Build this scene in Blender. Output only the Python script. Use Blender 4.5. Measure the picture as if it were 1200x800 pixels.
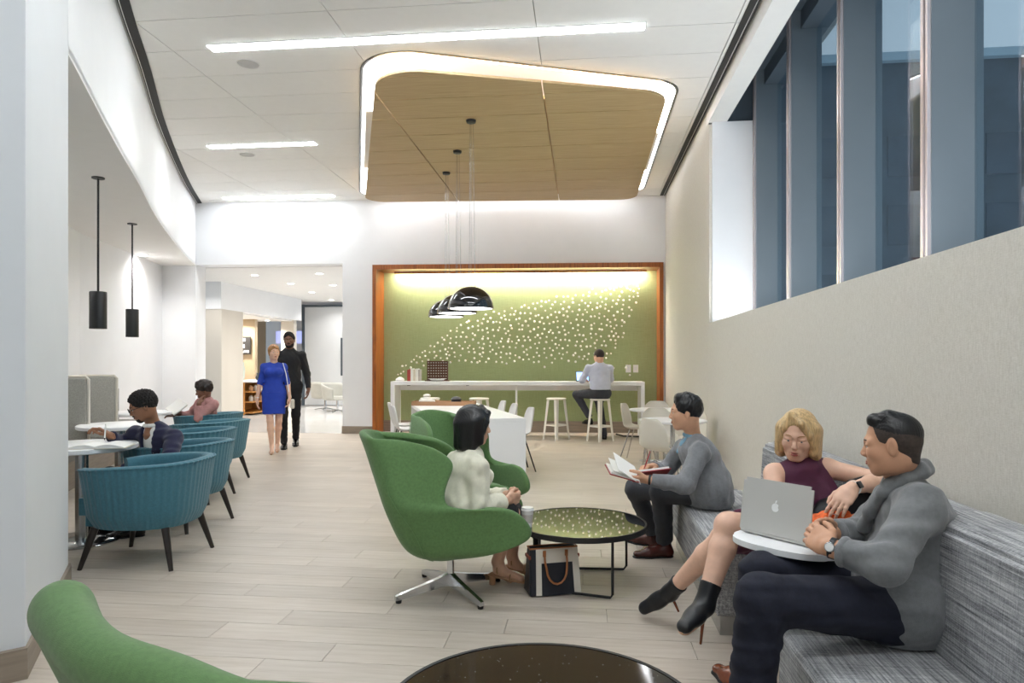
import bpy, bmesh, math, random
import numpy as np
from mathutils import Vector, Matrix
random.seed(7)
for _o in list(bpy.data.objects): bpy.data.objects.remove(_o)
SC = bpy.context.scene
COL = SC.collection
PI = math.pi

# ---------------------------------------------------------------- camera
F = 790.0; EYE = 1.38; HZ = 424.0; TH = math.atan(83 / F)
cam = bpy.data.cameras.new('camera'); camo = bpy.data.objects.new('camera', cam); COL.objects.link(camo)
cam.sensor_width = 36.0; cam.lens = F / 1200 * 36.0
cam.shift_y = (HZ - 400) / 1200
SC.cycles.diffuse_bounces = 6
cam.clip_start = 0.05; cam.clip_end = 200
camo.location = (0, 0, EYE); camo.rotation_euler = (PI / 2, 0, TH)
SC.camera = camo
SC.view_settings.view_transform = 'Standard'
SC.view_settings.look = 'None'
SC.view_settings.gamma = 1.0
SC.view_settings.use_curve_mapping = False
SC.view_settings.exposure = 1.0

# dusk sky outside the clerestory window
W = bpy.data.worlds.new('dusk'); SC.world = W; W.use_nodes = True
W.node_tree.nodes['Background'].inputs[0].default_value = (0.36, 0.43, 0.50, 1)
W.node_tree.nodes['Background'].inputs[1].default_value = 0.8

STRIP = 24.0      # ceiling strip luminaires
COVE = 4.0        # LED ring round the timber ceiling raft
NICHE = 60.0  # LED wall-washer above the green wall
ADDED_UPL = 16.0      # added strip hidden on the window sill, lifts the ceiling
DOWN = 8.0       # corridor downlights (W each)

# ---------------------------------------------------------------- measuring aids (a sight line turned into a place in the room)
_s, _c = math.sin(TH), math.cos(TH)
def at(u, v, d):
    a = (u - 600) / F; b = (HZ - v) / F
    return Vector((d * (-_s + a * _c), d * (_c + a * _s), EYE + d * b))
def onz(u, v, z=0.0):
    return at(u, v, F * (z - EYE) / (HZ - v))

# ---------------------------------------------------------------- colours and materials
def lin(h):
    h = h.lstrip('#')
    o = []
    for i in (0, 2, 4):
        x = int(h[i:i + 2], 16) / 255
        o.append(x / 12.92 if x <= .04045 else ((x + .055) / 1.055) ** 2.4)
    return (*o, 1.0)
M = {}
class NT:
    def __init__(s, name):
        s.m = bpy.data.materials.new(name); s.m.use_nodes = True
        s.t = s.m.node_tree; s.b = s.t.nodes['Principled BSDF']; s.out = s.t.nodes['Material Output']
    def n(s, typ, **kw):
        x = s.t.nodes.new(typ)
        for k, v in kw.items():
            if k in x.inputs.keys(): x.inputs[k].default_value = v
            else: setattr(x, k, v)
        return x
    def l(s, a, b): s.t.links.new(a, b)
    def coords(s, scale=(1, 1, 1), kind='Object', rot=(0, 0, 0)):
        tc = s.n('ShaderNodeTexCoord'); mp = s.n('ShaderNodeMapping')
        mp.inputs['Scale'].default_value = scale; mp.inputs['Rotation'].default_value = rot
        s.l(tc.outputs[kind], mp.inputs['Vector']); return mp.outputs['Vector']
    def noise(s, vec, scale, detail=3.0, rough=.55):
        x = s.n('ShaderNodeTexNoise'); x.inputs['Scale'].default_value = scale
        x.inputs['Detail'].default_value = detail; x.inputs['Roughness'].default_value = rough
        s.l(vec, x.inputs['Vector']); return x.outputs['Fac']
    def ramp(s, fac, stops):
        r = s.n('ShaderNodeValToRGB'); e = r.color_ramp.elements
        while len(e) < len(stops): e.new(.5)
        for i, (p, c) in enumerate(stops): e[i].position = p; e[i].color = c
        s.l(fac, r.inputs['Fac']); return r.outputs['Color']
    def bump(s, h, strength=.2, dist=.01):
        b = s.n('ShaderNodeBump'); b.inputs['Strength'].default_value = strength; b.inputs['Distance'].default_value = dist
        s.l(h, b.inputs['Height']); s.l(b.outputs['Normal'], s.b.inputs['Normal'])
def sh(c, k): return (min(c[0] * k, 1), min(c[1] * k, 1), min(c[2] * k, 1), 1)
def mk(name, col, rough=.5, metal=0.0, var=.06, scale=6.0, bump=0.0, bscale=80.0, stretch=(1, 1, 1), sheen=0.0, spec=.5, coat=0.0, kind='Object', rnd=0.0):
    c = lin(col) if isinstance(col, str) else col
    t = NT(name); b = t.b
    b.inputs['Roughness'].default_value = rough; b.inputs['Metallic'].default_value = metal
    b.inputs['Specular IOR Level'].default_value = spec
    b.inputs['Coat Weight'].default_value = coat; b.inputs['Coat Roughness'].default_value = .05
    if sheen: b.inputs['Sheen Weight'].default_value = sheen; b.inputs['Sheen Roughness'].default_value = .5
    v = t.coords(stretch, kind)
    f = t.noise(v, scale)
    colr = t.ramp(f, [(.3, sh(c, 1 - var)), (.7, sh(c, 1 + var))])
    if rnd:
        oi = t.n('ShaderNodeObjectInfo'); hs = t.n('ShaderNodeHueSaturation')
        mr = t.n('ShaderNodeMapRange'); mr.inputs['To Min'].default_value = 1 - rnd; mr.inputs['To Max'].default_value = 1 + rnd
        t.l(oi.outputs['Random'], mr.inputs['Value']); t.l(mr.outputs['Result'], hs.inputs['Value']); t.l(colr, hs.inputs['Color'])
        colr = hs.outputs['Color']
    t.l(colr, b.inputs['Base Color'])
    if bump: t.bump(t.noise(t.coords((1, 1, 1), kind), bscale, 2.0), bump, .004)
    M[name] = t.m; return t.m
def emit(name, col, strength):
    t = NT(name); t.b.inputs['Base Color'].default_value = (.8, .8, .8, 1)
    t.b.inputs['Emission Color'].default_value = col; t.b.inputs['Emission Strength'].default_value = strength
    M[name] = t.m; return t.m

mk('white_paint', '#e9eaec', .6, var=.012, scale=3)
mk('grey_paint', '#d9dcdf', .6, var=.012, scale=3)
mk('panel_white', '#e3e2df', .75, var=.012, scale=9, bump=.05, bscale=300, rnd=.012)
mk('ceiling_void', '#a5a5a3', .9)
mk('soffit_white', '#e6e5e3', .7, var=.01)
mk('black_metal', '#17181a', .45, var=.05)
mk('slot_black', '#0b0b0c', .6)
mk('dome_black', '#0e0f12', .08, spec=.6, coat=.6)
mk('white_metal', '#eeeeec', .35, var=.01)
mk('white_laminate', '#f2f3f4', .28, var=.008)
mk('white_gloss', '#eef0f1', .15, var=.01)
mk('ivory_metal', '#e9e6dc', .35, var=.02)
mk('chrome', '#d2d4d6', .12, metal=1.0, var=.03)
mk('steel', '#b9bbbd', .25, metal=1.0, var=.04, stretch=(1, 1, .05), scale=40)
mk('dark_wood', '#241c18', .4, var=.2, stretch=(1, 1, .08), scale=40)
mk('mullion_grey', '#6b747b', .45, var=.03, scale=2)
mk('mullion_dark', '#4a545d', .45, var=.03)
mk('mullion_trim', '#d6c9c8', .25, metal=.6, var=.02)
mk('exterior_dark', '#3a4650', .7, var=.25, scale=.8)
mk('exterior_glass', '#2f3d49', .25, var=.3, scale=.5)
mk('exterior_pale', '#9fb4bf', .7, var=.05, scale=.8)
mk('beige_laminate', '#cfc8bd', .5, var=.03, scale=2, stretch=(1, 1, .2))
mk('tan_laminate', '#c0ab8d', .5, var=.05, scale=3)
mk('oak_shelf', '#b07a3c', .45, var=.2, scale=10, stretch=(1, .15, .15))
mk('teal_fabric', '#3d7080', .85, var=.10, scale=60, bump=.25, bscale=500, sheen=.25)
mk('green_fabric', '#5d7f4c', .9, var=.12, scale=70, bump=.3, bscale=420, sheen=.2)
mk('felt_grey', '#a8a79f', .95, var=.16, scale=110, bump=.3, bscale=300)
mk('bench_grey', '#85837f', .9, var=.1, scale=90)
mk('base_wood', '#8d8072', .5, var=.16, scale=7, stretch=(.4, .4, 6))
mk('white_plastic', '#efefed', .35, var=.01)
mk('chair_shell', '#d8d3c7', .45, var=.02)
mk('grey_shell', '#d9d9d8', .45, var=.02)
mk('paper', '#f3f2ee', .8, var=.01)
mk('red_leather', '#9b2128', .45, var=.06)
mk('ceramic_white', '#f0f0ee', .3, var=.01)
mk('cup_sleeve', '#c9c2ba', .8, var=.04)
mk('aluminium', '#cbcac6', .38, metal=.25, var=.01)
mk('mark_white', '#f4f5f5', .3, var=.0)
mk('black_leather', '#15161a', .38, var=.15, scale=40, bump=.1, bscale=200)
mk('navy_leather', '#1b1f28', .42, var=.1, scale=40, bump=.1, bscale=250)
mk('cream_leather', '#dcd6ca', .5, var=.03, bump=.05, bscale=250)
mk('tan_leather', '#a5683c', .45, var=.1, scale=30)
mk('brick_leather', '#8f4a3c', .5, var=.1, scale=30)
mk('rubber', '#101012', .7)
mk('orange_cloth', '#e8662b', .7, var=.35, scale=30)
mk('walnut', '#5b3420', .5, var=.2, scale=14, stretch=(.2, 1, 1))
mk('maple_tray', '#a57d5a', .5, var=.12, scale=9, stretch=(.2, 1, 1))
mk('stone_white', '#dcd8ce', .5, var=.05)
mk('book_red', '#a8433a', .6); mk('book_cream', '#d8cfbd', .6); mk('book_white', '#e8e6df', .6); mk('book_grey', '#b5b0a8', .6)
mk('board_black', '#33302d', .7, var=.2)
mk('card_white', '#eae8e4', .7)
mk('green_glass', '#c9d2c6', .2, var=.05)
mk('graphite', '#2b2c2f', .5, var=.1)
mk('lounge_grey', '#b3b2aa', .7, var=.05)
emit('screen_blue', (.10, .35, .9, 1), 1.3)
emit('lamp_strip', (.93, .97, 1, 1), STRIP)
emit('lamp_cove', (.97, .98, 1, 1), COVE)
emit('lamp_added_uplight', (.93, .97, 1, 1), ADDED_UPL)
emit('lamp_niche', (1, .95, .85, 1), NICHE)
emit('lamp_disc', (1, .97, .92, 1), 14.0)
emit('lamp_warm', (1, .88, .72, 1), 10.0)
emit('lamp_dome', (1, .97, .92, 1), 5.0)

# right-hand wall covering: woven beige vinyl
t = NT('woven_beige'); v = t.coords((1, 1, 1)); f1 = t.noise(t.coords((6, 20, 160)), 3.0, 3); f2 = t.noise(t.coords((160, 160, 12)), 2.0, 2)
mx = t.n('ShaderNodeMath', operation='ADD'); t.l(f1, mx.inputs[0]); t.l(f2, mx.inputs[1])
hf = t.n('ShaderNodeMath', operation='MULTIPLY'); hf.inputs[1].default_value = .5; t.l(mx.outputs[0], hf.inputs[0])
t.l(t.ramp(hf.outputs[0], [(.35, lin('#c4c0b6')), (.62, lin('#dad7cf'))]), t.b.inputs['Base Color']); t.b.inputs['Roughness'].default_value = .8
t.bump(hf.outputs[0], .25, .004); M['woven_beige'] = t.m
# green grass-cloth behind the bar
t = NT('grass_cloth'); f1 = t.noise(t.coords((90, 90, 3)), 2.0, 3); f2 = t.noise(t.coords((4, 4, 90)), 2.0, 3)
mx = t.n('ShaderNodeMath', operation='ADD'); t.l(f1, mx.inputs[0]); t.l(f2, mx.inputs[1])
hf = t.n('ShaderNodeMath', operation='MULTIPLY'); hf.inputs[1].default_value = .5; t.l(mx.outputs[0], hf.inputs[0])
t.l(t.ramp(hf.outputs[0], [(.35, lin('#94a16f')), (.65, lin('#a6b283'))]), t.b.inputs['Base Color']); t.b.inputs['Roughness'].default_value = .75
t.bump(hf.outputs[0], .15, .003); M['grass_cloth'] = t.m
# cherry veneer of the niche frame
t = NT('cherry'); f1 = t.noise(t.coords((14, 14, .8)), 3.0, 5)
t.l(t.ramp(f1, [(.3, lin('#7d4117')), (.55, lin('#a05a24')), (.75, lin('#b06a2e'))]), t.b.inputs['Base Color']); t.b.inputs['Roughness'].default_value = .35; M['cherry'] = t.m
# ceiling raft veneer
t = NT('raft_wood'); f1 = t.noise(t.coords((.6, 12, 4)), 3.0, 5); f2 = t.noise(t.coords((2, 60, 10)), 3.0, 3)
mx = t.n('ShaderNodeMix', data_type='FLOAT'); mx.inputs[0].default_value = .4; t.l(f1, mx.inputs[2]); t.l(f2, mx.inputs[3])
t.l(t.ramp(mx.outputs[0], [(.3, lin('#a08559')), (.7, lin('#b89f76'))]), t.b.inputs['Base Color']); t.b.inputs['Roughness'].default_value = .5; M['raft_wood'] = t.m
# floor: pale timber-look porcelain
def floor_mat(name, bricks):
    t = NT(name)
    f1 = t.noise(t.coords((1.2, 16, 1)), 2.2, 5); f2 = t.noise(t.coords((3, 70, 1)), 2.0, 3); f3 = t.noise(t.coords((.7, 1.5, 1)), 1.5, 2)
    m1 = t.n('ShaderNodeMix', data_type='FLOAT'); m1.inputs[0].default_value = .35; t.l(f1, m1.inputs[2]); t.l(f2, m1.inputs[3])
    m2 = t.n('ShaderNodeMix', data_type='FLOAT'); m2.inputs[0].default_value = .3; t.l(m1.outputs[0], m2.inputs[2]); t.l(f3, m2.inputs[3])
    col = t.ramp(m2.outputs[0], [(.30, lin('#ada091')), (.5, lin('#c0b5a8')), (.70, lin('#cec5ba'))])
    hs = t.n('ShaderNodeHueSaturation'); mr = t.n('ShaderNodeMapRange'); mr.inputs['To Min'].default_value = .93; mr.inputs['To Max'].default_value = 1.05
    if bricks:
        br = t.n('ShaderNodeTexBrick'); br.inputs['Scale'].default_value = 1.0
        br.inputs['Brick Width'].default_value = 1.2; br.inputs['Row Height'].default_value = .2; br.inputs['Mortar Size'].default_value = .0025
        br.inputs['Color1'].default_value = (0, 0, 0, 1); br.inputs['Color2'].default_value = (1, 1, 1, 1); br.inputs['Mortar'].default_value = (.2, .2, .2, 1)
        t.l(t.coords((1, 1, 1)), br.inputs['Vector']); t.l(br.outputs['Color'], mr.inputs['Value'])
    else:
        oi = t.n('ShaderNodeObjectInfo'); t.l(oi.outputs['Random'], mr.inputs['Value'])
    t.l(mr.outputs['Result'], hs.inputs['Value']); t.l(col, hs.inputs['Color']); t.l(hs.outputs['Color'], t.b.inputs['Base Color'])
    t.b.inputs['Roughness'].default_value = .42; t.b.inputs['Specular IOR Level'].default_value = .45
    t.bump(m1.outputs[0], .06, .003); M[name] = t.m
floor_mat('plank_tile', False); floor_mat('plank_tile_far', True)
mk('grout', '#a0978b', .9)
mk('polished_tile', '#dcdad6', .12, var=.03, scale=1.2, spec=.6)
# sofa tweed: slubby horizontal threads in greys
t = NT('sofa_tweed')
fs = [t.noise(t.coords(sc), 1.0, 2.0, .6) for sc in ((240, 6, 240), (6, 240, 240), (150, 150, 12), (90, 2.5, 90))]
w = [.40, .22, .16, .34]; acc = None
for f_, k in zip(fs, w):
    mu = t.n('ShaderNodeMath', operation='MULTIPLY'); mu.inputs[1].default_value = k; t.l(f_, mu.inputs[0])
    if acc is None: acc = mu.outputs[0]
    else:
        ad = t.n('ShaderNodeMath', operation='ADD'); t.l(acc, ad.inputs[0]); t.l(mu.outputs[0], ad.inputs[1]); acc = ad.outputs[0]
t.l(t.ramp(acc, [(.42, lin('#55575a')), (.53, lin('#8f9093')), (.60, lin('#aaabad')), (.70, lin('#d4d5d6'))]), t.b.inputs['Base Color'])
t.b.inputs['Roughness'].default_value = .9; t.bump(acc, .3, .004); M['sofa_tweed'] = t.m
# black speckled glass-topped tables
t = NT('black_granite'); vo = t.n('ShaderNodeTexVoronoi'); vo.inputs['Scale'].default_value = 42; t.l(t.coords(), vo.inputs['Vector'])
t.l(t.ramp(vo.outputs['Distance'], [(.05, lin('#8f9296')), (.10, lin('#131416'))]), t.b.inputs['Base Color'])
t.b.inputs['Roughness'].default_value = .06; t.b.inputs['Specular IOR Level'].default_value = .9; M['black_granite'] = t.m
t = NT('black_glass'); t.b.inputs['Base Color'].default_value = (.006, .007, .008, 1); t.b.inputs['Roughness'].default_value = .02; t.b.inputs['Specular IOR Level'].default_value = .6
M['black_glass'] = t.m
# window glass: clear pane with a mirror-like surface
t = NT('window_glass'); gl = t.n('ShaderNodeBsdfGlossy'); gl.inputs['Roughness'].default_value = .01; gl.inputs['Color'].default_value = (.9, .95, 1, 1)
tr = t.n('ShaderNodeBsdfTransparent'); tr.inputs['Color'].default_value = (.80, .87, .9, 1)
fr = t.n('ShaderNodeFresnel'); ge = t.n('ShaderNodeNewGeometry'); mr = t.n('ShaderNodeMapRange'); mr.inputs['To Min'].default_value = 1.6; mr.inputs['To Max'].default_value = 1 / 1.6; t.l(ge.outputs['Backfacing'], mr.inputs['Value']); t.l(mr.outputs['Result'], fr.inputs['IOR']); mx = t.n('ShaderNodeMixShader')
t.l(fr.outputs[0], mx.inputs[0]); t.l(tr.outputs[0], mx.inputs[1]); t.l(gl.outputs[0], mx.inputs[2]); t.l(mx.outputs[0], t.out.inputs['Surface'])
M['window_glass'] = t.m
t = NT('clear_glass'); t.b.inputs['Transmission Weight'].default_value = .9; t.b.inputs['Roughness'].default_value = .05; t.b.inputs['Base Color'].default_value = (.93, .96, .95, 1); M['clear_glass'] = t.m

# ---------------------------------------------------------------- mesh helpers
def obj(name, bm, mat, parent=None, smooth=False, world=True):
    if isinstance(bm, bmesh.types.BMesh):
        bmesh.ops.recalc_face_normals(bm, faces=bm.faces)
        me = bpy.data.meshes.new(name); bm.to_mesh(me); bm.free()
    else: me = bm
    o = bpy.data.objects.new(name, me); COL.objects.link(o)
    if mat: me.materials.append(M[mat] if isinstance(mat, str) else mat)
    if smooth:
        me.polygons.foreach_set('use_smooth', [True] * len(me.polygons))
        if smooth != 'all': me.set_sharp_from_angle(angle=math.radians(42 if smooth is True else smooth))
    if parent: o.parent = parent
    return o
def thing(name, label, cat, loc=(0, 0, 0), rz=0.0, group=None):
    o = bpy.data.objects.new(name, None); COL.objects.link(o); o.empty_display_size = .1
    o.location = loc; o.rotation_euler = (0, 0, rz); o['label'] = label; o['category'] = cat
    if group: o['group'] = group
    return o
def tag(o, label, cat, group=None):
    o['label'] = label; o['category'] = cat
    if group: o['group'] = group
    return o
def struct(o, label=None):
    o['kind'] = 'structure'
    if label: o['label'] = label
    return o
def dup(root, loc, rz, label, group=None):
    r = root.copy(); COL.objects.link(r); r.location = loc; r.rotation_euler = (0, 0, rz); r['label'] = label
    if group: r['group'] = group
    for ch in list(root.children):
        c = ch.copy(); COL.objects.link(c); c.parent = r
        for g in list(ch.children):
            d = g.copy(); COL.objects.link(d); d.parent = c
    return r
def B(): return bmesh.new()
def box(bm, c, s, rz=0.0, bev=0.0, seg=2, mtx=None):
    m = Matrix.Translation(c) @ Matrix.Rotation(rz, 4, 'Z')
    if mtx is not None: m = mtx @ m
    r = bmesh.ops.create_cube(bm, size=1.0, matrix=m @ Matrix.Diagonal((*s, 1)))
    if bev:
        es = list({e for v in r['verts'] for e in v.link_edges})
        bmesh.ops.bevel(bm, geom=es, offset=bev, segments=seg, affect='EDGES', profile=.5)
    return bm
def box2(bm, lo, hi, bev=0.0): return box(bm, [(a + b) / 2 for a, b in zip(lo, hi)], [b - a for a, b in zip(lo, hi)], 0, bev)
def tube(bm, pts, r, n=10, caps=True, closed=False):
    pts = [Vector(p) for p in pts]; rs = r if isinstance(r, (list, tuple)) else [r] * len(pts)
    rings = []; N = len(pts); up = None
    for i, p in enumerate(pts):
        a = pts[(i - 1) % N] if (i > 0 or closed) else p; b = pts[(i + 1) % N] if (i < N - 1 or closed) else p
        d = (b - a).normalized()
        if up is None:
            up = Vector((0, 0, 1)) if abs(d.z) < .9 else Vector((1, 0, 0))
        x = d.cross(up)
        if x.length < 1e-4: x = d.cross(Vector((0, 1, 0)))
        x.normalize(); y = x.cross(d).normalized(); up = y
        rings.append([bm.verts.new(p + (x * math.cos(2 * PI * k / n) + y * math.sin(2 * PI * k / n)) * rs[i]) for k in range(n)])
    for i in range(N if closed else N - 1):
        A, Bq = rings[i], rings[(i + 1) % N]
        for k in range(n): bm.faces.new((A[k], A[(k + 1) % n], Bq[(k + 1) % n], Bq[k]))
    if caps and not closed: bm.faces.new(rings[0]); bm.faces.new(rings[-1])
    return bm
def lathe(bm, prof, c=(0, 0, 0), n=32):
    rings = []
    for r, z in prof:
        if r < 1e-5: rings.append([bm.verts.new((c[0], c[1], c[2] + z))])
        else: rings.append([bm.verts.new((c[0] + r * math.cos(2 * PI * k / n), c[1] + r * math.sin(2 * PI * k / n), c[2] + z)) for k in range(n)])
    for A, Bq in zip(rings, rings[1:]):
        for k in range(n):
            a, b = (A[0], A[0]) if len(A) == 1 else (A[k], A[(k + 1) % n])
            d, e = (Bq[0], Bq[0]) if len(Bq) == 1 else (Bq[k], Bq[(k + 1) % n])
            f = []
            for q in (a, b, e, d):
                if q not in f: f.append(q)
            if len(f) > 2: bm.faces.new(f)
    return bm
def prism(bm, poly, z0, z1):
    a = [bm.verts.new((x, y, z0)) for x, y in poly]; b = [bm.verts.new((x, y, z1)) for x, y in poly]
    n = len(poly); bm.faces.new(a); bm.faces.new(b)
    for i in range(n): bm.faces.new((a[i], a[(i + 1) % n], b[(i + 1) % n], b[i]))
    return bm
def grid(bm, rows, closed=False):
    vs = [[bm.verts.new(p) for p in r] for r in rows]
    for A, Bq in zip(vs, vs[1:]):
        m = len(A)
        for k in range(m if closed else m - 1): bm.faces.new((A[k], A[(k + 1) % m], Bq[(k + 1) % m], Bq[k]))
    return vs
def bake(o):
    "apply the modifiers of o"
    dg = bpy.context.evaluated_depsgraph_get(); me = bpy.data.meshes.new_from_object(o.evaluated_get(dg))
    o.modifiers.clear(); o.data = me; return o
def mod(o, typ, **kw):
    m = o.modifiers.new(typ.lower(), typ)
    for k, v in kw.items(): setattr(m, k, v)
    return m
def round_poly(pts, r, n=8):
    out = []; N = len(pts)
    for i, p in enumerate(pts):
        p = Vector(p); a = Vector(pts[i - 1]); b = Vector(pts[(i + 1) % N]); rr = r[i] if isinstance(r, (list, tuple)) else r
        u = (a - p).normalized(); w = (b - p).normalized(); an = u.angle(w) / 2; dd = rr / math.tan(an)
        cc = p + (u + w).normalized() * (rr / math.sin(an)); s0 = p + u * dd - cc; s1 = p + w * dd - cc
        a0 = math.atan2(s0.y, s0.x); a1 = math.atan2(s1.y, s1.x); da = (a1 - a0 + PI) % (2 * PI) - PI
        for k in range(n + 1): out.append((cc.x + rr * math.cos(a0 + da * k / n), cc.y + rr * math.sin(a0 + da * k / n)))
    return out
def inset(poly, d):
    N = len(poly); out = []
    for i in range(N):
        p = Vector(poly[i]); a = Vector(poly[i - 1]); b = Vector(poly[(i + 1) % N])
        u = ((p - a).normalized() + (b - p).normalized()).normalized(); out.append((p.x - u.y * d, p.y + u.x * d))
    return out

# ================================================================ THE SETTING
CEIL = 4.5; SOF = 3.27
XW = 1.54                                     # right-hand wall plane
def yb(x): return 12.50 + (x + 7.52) * 0.0412  # back wall runs slightly askew
BW = math.atan(.0412)
# curved left wall line (plan)
CURVE = [(-1.95, 2.02), (-2.43, 2.72), (-3.147, 3.837), (-4.01, 5.42), (-4.67, 6.67), (-5.44, 8.08), (-6.245, 9.67), (-6.96, 11.16), (-7.55, 12.5)]
def smooth_line(P, n=6):
    out = []
    for i in range(len(P) - 1):
        p0 = Vector(P[max(i - 1, 0)]); p1 = Vector(P[i]); p2 = Vector(P[i + 1]); p3 = Vector(P[min(i + 2, len(P) - 1)])
        for k in range(n):
            t = k / n
            q = .5 * ((2 * p1) + (p2 - p0) * t + (2 * p0 - 5 * p1 + 4 * p2 - p3) * t * t + (3 * p1 - p0 - 3 * p2 + p3) * t ** 3)
            out.append((q.x, q.y))
    out.append(tuple(P[-1])); return out
CL = smooth_line(CURVE[1:])
def offset_line(P, d):
    out = []
    for i, p in enumerate(P):
        a = Vector(P[max(i - 1, 0)]); b = Vector(P[min(i + 1, len(P) - 1)]); t = (b - a).normalized()
        out.append((p[0] - t.y * d, p[1] + t.x * d))     # +d = to the left of the direction of travel
    return out
def band(bm, P, d0, d1, z0, z1):
    a = offset_line(P, d0); b = offset_line(P, d1)
    vs = grid(bm, [[(x, y, z0) for x, y in a], [(x, y, z1) for x, y in a], [(x, y, z1) for x, y in b], [(x, y, z0) for x, y in b]])
    for r0, r1 in zip(zip(vs[0], vs[3]), list(zip(vs[0], vs[3]))[1:]): bm.faces.new((r0[0], r1[0], r1[1], r0[1]))
    for k in (0, -1): bm.faces.new([v[k] for v in vs])

# floor -----------------------------------------------------------------
floor = struct(obj('floor', box2(B(), (-13, -5, -.12), (XW + 1.2, 12.66, -.012)), 'grout'), 'pale timber-look tile floor')
PW, PL = .2, 1.2
pl_mesh = {}
nrow = 0
Y = 1.4
while Y < 6.4:
    off = (nrow % 3) * PL / 3 + (.13 if nrow % 2 else 0)
    x = -5.6 + off - PL
    while x < XW:
        cx = x + PL / 2
        lft = -2.0 - .64 * (Y - 2.0)
        if x + PL > max(lft - 1.7, -5.7) and cx < XW + PL / 2:
            x1 = min(x + PL, XW - .002)
            key = round(x1 - x, 3)
            if key not in pl_mesh:
                bm = box(B(), (0, 0, -.006), (key - .003, PW - .003, .012))
                me = bpy.data.meshes.new('plank'); bmesh.ops.recalc_face_normals(bm, faces=bm.faces); bm.to_mesh(me); bm.free(); me.materials.append(M['plank_tile']); pl_mesh[key] = me
            if x1 - x > .05:
                p = bpy.data.objects.new('plank', pl_mesh[key]); COL.objects.link(p); p.parent = floor; p.location = ((x + x1) / 2, Y + PW / 2, 0)
        x += PL
    Y += PW; nrow += 1
YF = Y
bm = B(); box2(bm, (-13, YF, -.012), (XW, 12.62, 0)); obj('far_planks', bm, 'plank_tile_far', floor)
bm = B(); box2(bm, (-13, -5, -.012), (XW, 1.4, 0)); obj('near_planks', bm, 'plank_tile_far', floor)
bm = B(); prism(bm, [(-13, 1.4), (-6.9, 1.4), (-6.9, YF), (-13, YF)], -.012, 0); obj('alcove_planks', bm, 'plank_tile_far', floor)
bm = B(); prism(bm, [(-6.9, 1.4), (-4.9, 1.4), (-4.9, YF), (-6.9, YF)], -.012, -.001); obj('alcove_planks', bm, 'plank_tile_far', floor)
struct(obj('floor_niche', box2(B(), (-3.9, 12.62, -.12), (XW, 13.6, 0)), 'plank_tile_far'), 'timber-look floor inside the niche')
struct(obj('floor_corridor', box2(B(), (-13, 12.62, -.12), (-3.9, 24, 0)), 'polished_tile'), 'polished white corridor floor')

# ceiling: 0.6 x 1.83 panels with open joints, round a rounded opening ----
OPEN = round_poly([(-2.16, 6.47), (1.07, 7.68), (1.09, 12.5), (-4.17, 12.33)][::1], [.55, .42, .3, .3], 10)
ceiling = struct(obj('ceiling', box2(B(), (-9, -5, CEIL + .55), (XW + 1.2, 13.3, CEIL + .6)), 'ceiling_void'), 'white panelled ceiling')
cutter = obj('cutter', prism(B(), OPEN, CEIL - .5, CEIL + .5), None)
GX = [-7.75, -5.92, -4.09, -2.26, -.43, 1.40, XW]
GY = [4.6 + .594 * k for k in range(14)] + [12.9]
def in_open(x, y):
    c = False; n = len(OPEN); j = n - 1
    for i in range(n):
        xi, yi = OPEN[i]; xj, yj = OPEN[j]
        if (yi > y) != (yj > y) and x < (xj - xi) * (y - yi) / (yj - yi) + xi: c = not c
        j = i
    return c
for i in range(len(GX) - 1):
    for j in range(len(GY) - 1):
        x0, x1, y0, y1 = GX[i] + .004, GX[i + 1] - .004, GY[j] + .004, GY[j + 1] - .004
        pts = [in_open(x0 + (x1 - x0) * a / 12, y0 + (y1 - y0) * b / 6) for a in range(13) for b in range(7)]
        if all(pts): continue
        if x1 < -3.2 - .5 * (y0 - 4) - .6: continue
        p = obj('panel', box(B(), (0, 0, 0), (x1 - x0, y1 - y0, .02)), 'panel_white', ceiling); p.location = ((x0 + x1) / 2, (y0 + y1) / 2, CEIL + .01)
        if any(pts) or True:
            near = min(abs((x0 + x1) / 2 - X_) / 1.2 + abs((y0 + y1) / 2 - Y_) / .6 for X_, Y_ in OPEN) < 2.6
            if near and any(in_open(x0 + (x1 - x0) * a / 40, y0 + (y1 - y0) * b / 20) for a in range(41) for b in range(21)):
                bpy.context.view_layer.update()
                mod(p, 'BOOLEAN', object=cutter, operation='DIFFERENCE', solver='EXACT'); bake(p)
bpy.data.objects.remove(cutter)
obj('rear_ceiling', box2(B(), (-9, -5, CEIL), (XW + .02, 4.597, CEIL + .02)), 'panel_white', ceiling)
# backing above the joints (leaves the opening free)
bm = B(); vs0 = [bm.verts.new((x, y, CEIL + .035)) for x, y in OPEN]; RECT = []
for x, y in OPEN:
    dx, dy = x + .9, y - 9.6; k = min((2.44 if dx > 0 else 8.1) / max(abs(dx), 1e-6), (3.6 if dy > 0 else 14) / max(abs(dy), 1e-6)); RECT.append((-.9 + dx * k, 9.6 + dy * k))
vs1 = [bm.verts.new((x, y, CEIL + .035)) for x, y in RECT]; n = len(OPEN)
for k in range(n): bm.faces.new((vs0[k], vs0[(k + 1) % n], vs1[(k + 1) % n], vs1[k]))
obj('joint_backing', bm, 'ceiling_void', ceiling)
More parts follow.
